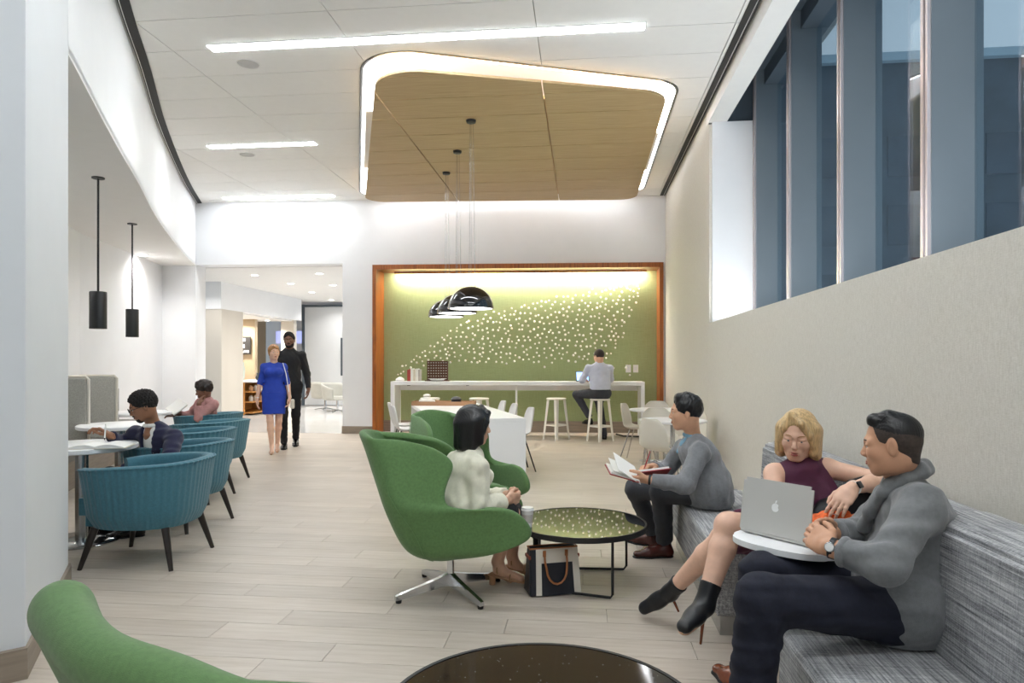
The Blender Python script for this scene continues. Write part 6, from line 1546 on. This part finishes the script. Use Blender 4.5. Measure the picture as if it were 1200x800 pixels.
# ---- walking couple -------------------------------------------------------------------
def stander(base, yaw, Hh, sway=0):
    "joints of an upright body in the person's own frame (forward, left, up)"
    f = V(math.cos(yaw), math.sin(yaw), 0); l = V(-math.sin(yaw), math.cos(yaw), 0); b = V(base[0], base[1], 0); k = Hh / 1.80
    return lambda x, y, z: b + k * (f * x + l * y) + V(0, 0, z * k)
def blue_woman():
    g = onz(321, 530); q = stander((g.x, g.y), math.radians(-66), 1.665)
    pr = person('woman in a royal blue dress walking towards us', (g.x, g.y, 0))
    J = dict(neck=q(0, 0, 1.485), chest=q(.01, 0, 1.33), waist=q(0, 0, 1.14), pelvis=q(0, 0, .98), sl=q(0, .150, 1.41), sr=q(0, -.150, 1.41), el=q(-.03, .215, 1.14), er=q(.0, -.215, 1.14), wl=q(.05, .245, .90), wr=q(.04, -.26, .89),
             hl=q(0, .09, .96), hr=q(0, -.09, .96), kl=q(.02, .075, .52), kr=q(.11, -.055, .53), al=q(-.12, .05, .12), ar=q(.14, -.03, .11))
    h = Fr(q(.02, 0, 1.65), nrm(V(math.cos(math.radians(-48)), math.sin(math.radians(-48)), .0)), sc=.97)
    head = sdf_mesh(head_prims(h, J['neck'], True), .005)
    P = limb(J['sl'], J['el'], J['wl'], (.046, .038, .024)) + limb(J['sr'], J['er'], J['wr'], (.046, .038, .024)) + [cone(J['sl'], J['sr'], .045, .045, .03)]
    P += hand_prims(J['wl'], q(.08, .24, .8) - J['wl'], q(0, 0, 0) - q(0, 1, 0), True, .5, .93, .3) + hand_prims(J['wr'], q(.06, -.26, .8) - J['wr'], q(0, 1, 0) - q(0, 0, 0), False, .35, .93, .2)
    for k_, a_, h_ in (('kl', 'al', 'hl'), ('kr', 'ar', 'hr')):
        m = J[k_] * .7 + J[a_] * .3; P += [cone(J[h_], J[k_], .075, .050, .03), cone(J[k_], m, .047, .050, .02), cone(m, J[a_], .050, .030, .02)]
    for a_ in ('al', 'ar'): P += [cone(J[a_], J[a_] + (q(.12, 0, 0) - q(0, 0, 0)) - V(0, 0, .07), .030, .022, .02)]
    mesh_obj('body', [head, sdf_mesh(P + [cone(J['neck'] - V(0, 0, .03), J['pelvis'], .055, .09)], .0055)], 'skin_fair', pr)
    face_bits(h, pr, 'hair_strawberry', 'lip_rose', 'eye_blue', bw=.8)
    mesh_obj('hair', [sdf_mesh([h.E((-.022, 0, .036), (.106, .086, .097)), h.E((-.095, 0, -.005), (.045, .05, .05), .03), h.C((.062, -.03, .092), (.080, .015, .062), .016, .016, .02), h.C((.0, .078, .02), (.01, .074, -.05), .014, .008, .02), h.C((.0, -.078, .02), (.01, -.074, -.05), .014, .008, .02), cut(h.E((.105, 0, -.045), (.075, .06, .10), .02)), cut(h.E((.03, 0, -.115), (.09, .12, .06), .02))], .005, strand_disp(h))], 'hair_strawberry', pr)
    up = V(0, 0, 1); P, f = torso_prims(J, (.160, .112, .128), .66, .010, True); P = P[:4] + [cone(J['sl'] * .62 + J['sr'] * .38 - up * .012, J['sl'] * .38 + J['sr'] * .62 - up * .012, .058, .058, .04, (f, .95))] + P[5:]
    P[2] = cone(J['chest'], J['neck'] - up * .085, .118, .085, .06, (f, .66))
    P += [cone(J['sl'], J['el'] * .92 + J['wl'] * .08, .045, .044, .03, None, False, True), cone(J['sr'], J['er'] * .92 + J['wr'] * .08, .045, .044, .03, None, False, True)]
    P += [cone(J['pelvis'], q(.04, .0, .635), .172, .165, .04, (f, .70), False, True)]
    put('dress', P, .007, 'dress_blue', pr, folds(.003, .10, 14)); put('dress_belt', ring_prims(q(.005, 0, 1.00), V(0, 0, 1), .158, .006, .004, 20, f * 0 + np.cross(f, V(0, 0, 1)) * 0 + f, .74), .006, 'dress_blue', pr)
    for a_ in ('al', 'ar'):
        he = J[a_] * 1.0; he[2] = 0; dd = nrm(q(1, 0, 0) - q(0, 0, 0))
        s_ = put('pump', [cone(he - dd * .02 + V(0, 0, .055), he + dd * .08 + V(0, 0, .032), .030, .033, .02), cone(he + dd * .08 + V(0, 0, .028), he + dd * .17 + V(0, 0, .018), .033, .020, .02, (V(0, 0, 1), .7))], .006, 'nude_pump', pr, None, [(V(0, 0, .004), -V(0, 0, 1))])
        obj('heel', tube(B(), [Vector(he - dd * .03 + V(0, 0, .05)) - pr.location, Vector(he - dd * .032) - pr.location], [.018, .007], 8), 'nude_pump', pr).parent = s_
    # shoulder bag
    t = thing('shoulder_bag', 'small pale shoulder bag on a white strap at her hip', 'bag', q(.02, .27, .70), math.radians(-66))
    pl_ = lambda *a: Vector(q(*a)) - Vector(q(.02, .27, .70)); R_ = Matrix.Rotation(math.radians(66), 4, 'Z')
    obj('pouch', box(B(), (.0, .02, .09), (.20, .06, .14), 0, .02), 'cream_leather', t)
    obj('strap', tube(B(), [R_ @ pl_(.03, .25, .90), R_ @ pl_(.09, .19, 1.30), R_ @ pl_(.05, .14, 1.475), R_ @ pl_(-.04, .14, 1.47), R_ @ pl_(-.09, .2, 1.3), R_ @ pl_(-.03, .27, .90)], .007, 6), 'ceramic_white', t)
    for s_ in (.04,): band_ring('bracelet', J['wr'] + V(0, 0, .02), V(0, 0, 1), .028, .008, 'ceramic_white', pr)
blue_woman()
def black_man():
    g = onz(339, 524); q = stander((g.x, g.y), math.radians(-68), 1.87)
    pr = person('bearded man in a black sweater and trousers walking beside her', (g.x, g.y, 0))
    J = dict(neck=q(0, 0, 1.52), chest=q(.01, 0, 1.34), waist=q(0, 0, 1.12), pelvis=q(0, 0, .97), sl=q(0, .188, 1.435), sr=q(0, -.188, 1.435), el=q(-.05, .262, 1.14), er=q(.02, -.25, 1.14), wl=q(.03, .285, .90), wr=q(.12, -.24, .91),
             hl=q(0, .095, .95), hr=q(0, -.095, .95), kl=q(.04, .10, .52), kr=q(.13, -.08, .53), al=q(-.20, .09, .13), ar=q(.12, -.07, .10))
    h = Fr(q(.03, .0, 1.665), nrm(V(math.cos(math.radians(-74)), math.sin(math.radians(-74)), .0)), roll=.10, sc=1.02)
    head = sdf_mesh(head_prims(h, J['neck']), .005)
    P = hand_prims(J['wl'], q(.06, .28, .8) - J['wl'], q(0, 0, 0) - q(0, 1, 0), True, .5, 1.02, .3) + hand_prims(J['wr'], q(.16, -.22, .8) - J['wr'], q(0, 1, 0) - q(0, 0, 0), False, .5, 1.02, .2) + [cone(J['wl'], J['el'], .029, .04), cone(J['wr'], J['er'], .029, .04)]
    mesh_obj('body', [head, sdf_mesh(P, .0055), sdf_mesh([cone(J['neck'] - V(0, 0, .05), J['pelvis'], .07, .1)], .014)], 'skin_deeper', pr)
    face_bits(h, pr, 'hair_curl', 'lip_dark'); short_hair(h, pr, 'hair_curl', .004, .020, .010, .086, .004, -.045, res=.005)
    beard_mesh(h, pr, 'hair_curl', True, .005)
    P, f = torso_prims(J, (.165, .16, .172), .64, .010)
    P += limb(J['sl'], J['el'], J['wl'] + V(0, 0, .02), (.066, .056, .044), .03, capb=True) + limb(J['sr'], J['er'], J['wr'] + V(0, 0, .02), (.066, .056, .044), .03, capb=True) + [cone(q(0, 0, 1.05), q(0, 0, .93), .165, .170, .03, (f, .68), False, True)]
    put('sweater', P, .0075, 'knit_black', pr, folds(.004, .10, 15)); put('sweater_collar', ring_prims(J['neck'] - V(0, 0, .022), V(0, 0, 1), .064, .010, .01), .006, 'knit_black', pr)
    P = limb(J['hl'], J['kl'], J['al'], (.098, .070, .052), .03) + limb(J['hr'], J['kr'], J['ar'], (.098, .070, .052), .03) + [cone(J['hl'], J['hr'], .112, .112, .04)]
    put('trousers', P, .008, 'trouser_black', pr, folds(.003, .09, 16))
    dd = nrm(q(1, 0, 0) - q(0, 0, 0))
    he = J['ar'].copy(); he[2] = 0; shoe(pr, he - dd * .07, he + dd * .22, 'shoe_black', .046, .09, res=.007)
    he = J['al'].copy(); he[2] = .03; shoe(pr, he - dd * .07, he + dd * .21 - V(0, 0, .03), 'shoe_black', .046, .09, res=.007)
black_man()

# ---- man on the bar stool, seen from behind ------------------------------------------------
def bar_man():
    b = V(.30, 11.86, 0); f = nrm(V(-.28, .96, 0)); l = np.cross(V(0, 0, 1), f)
    q = lambda x, y, z: b + f * x + l * y + V(0, 0, z)
    pr = person('man in a pale blue shirt sitting at the bar with his back to us', (b[0], b[1], 0))
    J = dict(neck=q(.06, 0, 1.345), chest=q(.03, 0, 1.17), waist=q(-.01, 0, .98), pelvis=q(-.02, 0, .845), sl=q(.06, .195, 1.27), sr=q(.06, -.195, 1.27), el=q(.16, .275, 1.06), er=q(.2, -.26, 1.07), wl=q(.36, .19, 1.07), wr=q(.40, -.16, 1.07),
             hl=q(-.01, .09, .835), hr=q(-.01, -.09, .835), kl=q(.30, .34, .80), kr=q(.34, -.08, .68), al=q(.14, .12, .36), ar=q(.26, -.16, .10))
    h = Fr(q(.075, .0, 1.475), nrm(f + l * .35 - V(0, 0, .2)), sc=1.0)
    head = sdf_mesh(head_prims(h, J['neck']), .006)
    P = hand_prims(J['wl'], q(.46, .12, 1.06) - J['wl'], V(0, 0, -1), True, .3) + hand_prims(J['wr'], q(.5, -.12, 1.06) - J['wr'], V(0, 0, -1), False, .3) + [cone(J['wl'], J['el'], .029, .04), cone(J['wr'], J['er'], .029, .04)]
    mesh_obj('body', [head, sdf_mesh(P, .006), sdf_mesh([cone(J['neck'] - V(0, 0, .05), J['pelvis'], .07, .1)], .014)], 'skin_light', pr)
    face_bits(h, pr, 'hair_darkbrown', 'lip_tan'); short_hair(h, pr, 'hair_darkbrown', .001, .02, .005, .084, -.004, -.062, res=.005)
    P, ff = torso_prims(J, (.150, .160, .175), .66, .014)
    P += limb(J['sl'], J['el'], J['wl'] - f * .03, (.064, .056, .042), .03, capb=True) + limb(J['sr'], J['er'], J['wr'] - f * .03, (.064, .056, .042), .03, capb=True)
    put('shirt', P, .0075, 'shirt_pale', pr, folds(.005, .09, 17), [(q(0, 0, .90), -V(0, 0, 1))]); put('shirt_collar', ring_prims(J['neck'] + V(0, 0, .006), V(0, 0, 1), .060, .014, .01), .006, 'shirt_pale', pr)
    P = limb(J['hl'], J['kl'], J['al'] + (J['kl'] - J['al']) * .1, (.095, .072, .054), .03, capb=True) + limb(J['hr'], J['kr'], J['ar'], (.095, .072, .054), .03) + [cone(J['hl'], J['hr'], .105, .105, .04), cone(J['pelvis'], J['pelvis'] + V(0, 0, .07), .148, .145, .03, (f, .68), False, True)]
    put('trousers', P, .008, 'trouser_charcoal', pr, folds(.003, .09, 18), [(V(0, 0, .742), -V(0, 0, 1))] if False else ())
    put('belt', [cone(J['pelvis'] + V(0, 0, .055), J['pelvis'] + V(0, 0, .085), .152, .150, .01, (f, .69), True, True)], .007, 'shoe_black', pr)
    he = J['al'] - f * .07 - V(0, 0, .075); shoe(pr, he, he + nrm(f + l * .5) * .27 * .95, 'shoe_black', .045, .08, res=.007)
    he = V(J['ar'][0], J['ar'][1], 0) - f * .05; shoe(pr, he, he + f * .28, 'shoe_black', .045, .08, res=.007)
bar_man()

# ---- things people hold or have beside them ------------------------------------------------
rb = W3(745, 559, 4.32)
t = thing('red_notebook', 'open red notebook with white pages held by the writing man', 'book', rb, TH)
def leaf(name, w, dd, h_, x0, tilt, roll, mat, z=0.0):
    bm = box(B(), (x0 + w / 2 if w > 0 else x0 + w / 2, 0, z), (abs(w), dd, h_))
    bmesh.ops.transform(bm, matrix=Matrix.Rotation(math.radians(tilt), 4, 'X') @ Matrix.Rotation(math.radians(roll), 4, 'Y'), verts=bm.verts)
    obj(name, bm, mat, t)
leaf('cover', .205, .24, .006, 0, -24, -7, 'red_leather')            # half tipped up towards the reader: its outside shows
leaf('page_block', .195, .23, .012, 0, -24, -7, 'paper', .010)
leaf('cover', -.19, .24, .006, 0, 6, 16, 'red_leather')
leaf('page_block', -.185, .23, .010, 0, 6, 16, 'paper', .009)
leaf('page', -.185, .23, .0025, 0, 12, 24, 'paper', .016); leaf('page', -.18, .23, .0025, 0, 20, 36, 'paper', .018)
t = thing('pencil', 'thin red pencil in the hand of the man with the notebook', 'pencil', W3(757, 547, 4.40))
obj('shaft', tube(B(), [(-.02, -.01, -.035), (.03, .03, .10)], .004, 6), 'red_leather', t); obj('point', tube(B(), [(-.02, -.01, -.035), (-.026, -.015, -.052)], [.0035, .0006], 6), 'graphite', t)
# black bag with an orange scarf between the two on the sofa
bc = W3(1000, 590, 3.02)
t = thing('black_bag', 'soft black leather bag leaning behind the blonde woman\'s forearm', 'bag', (bc[0] + .02, bc[1] + .08, .435))
P = [cone(V(bc[0] - .06, bc[1] + .07, .64), V(bc[0] + .13, bc[1] + .13, .75), .115, .115, .05, (nrm(V(.2, -1, 0)), .6)), cone(V(bc[0] - .12, bc[1] + .02, .53), V(bc[0] + .14, bc[1] + .08, .55), .105, .11, .05, (nrm(V(.2, -1, 0)), .7))]
mesh_obj('body', [sdf_mesh(P, .006, folds(.006, .12, 3), [(V(0, 0, .437), V(0, 0, -1))])], 'black_leather', t)
obj('handle', tube(B(), [(-.06 + .0, -.02, .30), (-.02, -.03, .40), (.05, -.02, .42), (.10, .0, .36)], .009, 8), 'black_leather', t)
sc_ = W3(977, 604, 2.84)
t = thing('orange_scarf', 'crumpled orange and red patterned scarf under the blonde woman\'s hand', 'scarf', sc_ - V(0, 0, .03))
mesh_obj('cloth', [sdf_mesh([ell(sc_ + V(-.035, .02, -.035), np.eye(3), [.055, .05, .035], .03), ell(sc_ + V(.035, .04, -.02), np.eye(3), [.06, .05, .035], .03), ell(sc_ + V(.0, .03, -.055), np.eye(3), [.06, .05, .03], .03)], .0045, folds(.008, .05, 8))], 'orange_cloth', t)

# ---- low curved-back green chair at the bottom left corner ---------------------------------
def low_chair():
    path = [(-1.535, 1.845, .655), (-1.42, 1.735, .645), (-1.225, 1.60, .622), (-.983, 1.506, .612), (-.79, 1.448, .584), (-.62, 1.49, .53), (-.53, 1.62, .46)]
    R = []
    for i in range(len(path) - 1):
        p0, p1, p2, p3 = [V(*path[min(max(j, 0), len(path) - 1)]) for j in (i - 1, i, i + 1, i + 2)]
        for k in range(6):
            t = k / 6; R.append(.5 * ((2 * p1) + (p2 - p0) * t + (2 * p0 - 5 * p1 + 4 * p2 - p3) * t * t + (3 * p1 - p0 - 3 * p2 + p3) * t ** 3))
    R.append(V(*path[-1])); c0 = V(-.98, 1.83, 0)
    t = thing('lounge_chair', 'low curved-back green lounge chair cut off at the bottom left corner', 'armchair', (c0[0], c0[1], 0), 0, 'green wing lounge chairs')
    P = []
    for i, p in enumerate(R):
        q = p * .62 + c0 * .38; q[2] = .27; r_ = .062 if i < 4 else .054
        P.append(cone(p, q, r_, .045, .05))
        if i: P.append(cone(R[i - 1], p, .060 if i < 5 else .054, .060 if i < 5 else .054, .03))
    mesh_obj('shell', [sdf_mesh(P, .008)], 'green_fabric', t, 2)
    mesh_obj('seat_cushion', [sdf_mesh([cone(c0 + V(-.16, -.02, .31), c0 + V(.16, -.02, .31), .26, .26, .05, (V(0, 0, 1), .28)), cone(c0 + V(-.14, .05, .31), c0 + V(.14, .05, .31), .25, .25, .05, (V(0, 0, 1), .28))], .010)], 'green_fabric', t)
    mesh_obj('pan', [sdf_mesh([cone(c0 + V(-.1, -.06, .27), c0 + V(.1, -.06, .27), .22, .22, .05, (V(0, 0, 1), .22))], .010)], 'green_fabric', t)
    obj('stem', lathe(B(), [(.028, .06), (.022, .10), (.022, .22), (.06, .235), (.09, .24)], (0, 0, 0), 18), 'chrome', t, smooth=True)
    for k in range(4):
        a = k * PI / 2 + .3
        leg = obj('leg', tube(B(), [(.01 * math.cos(a), .01 * math.sin(a), .08), (.30 * math.cos(a), .30 * math.sin(a), .028)], [.024, .014], 8), 'chrome', t)
        obj('glide', lathe(B(), [(0, 0), (.014, 0), (.015, .016), (0, .018)], (.29 * math.cos(a), .29 * math.sin(a), 0), 10), 'rubber', leg)
low_chair()
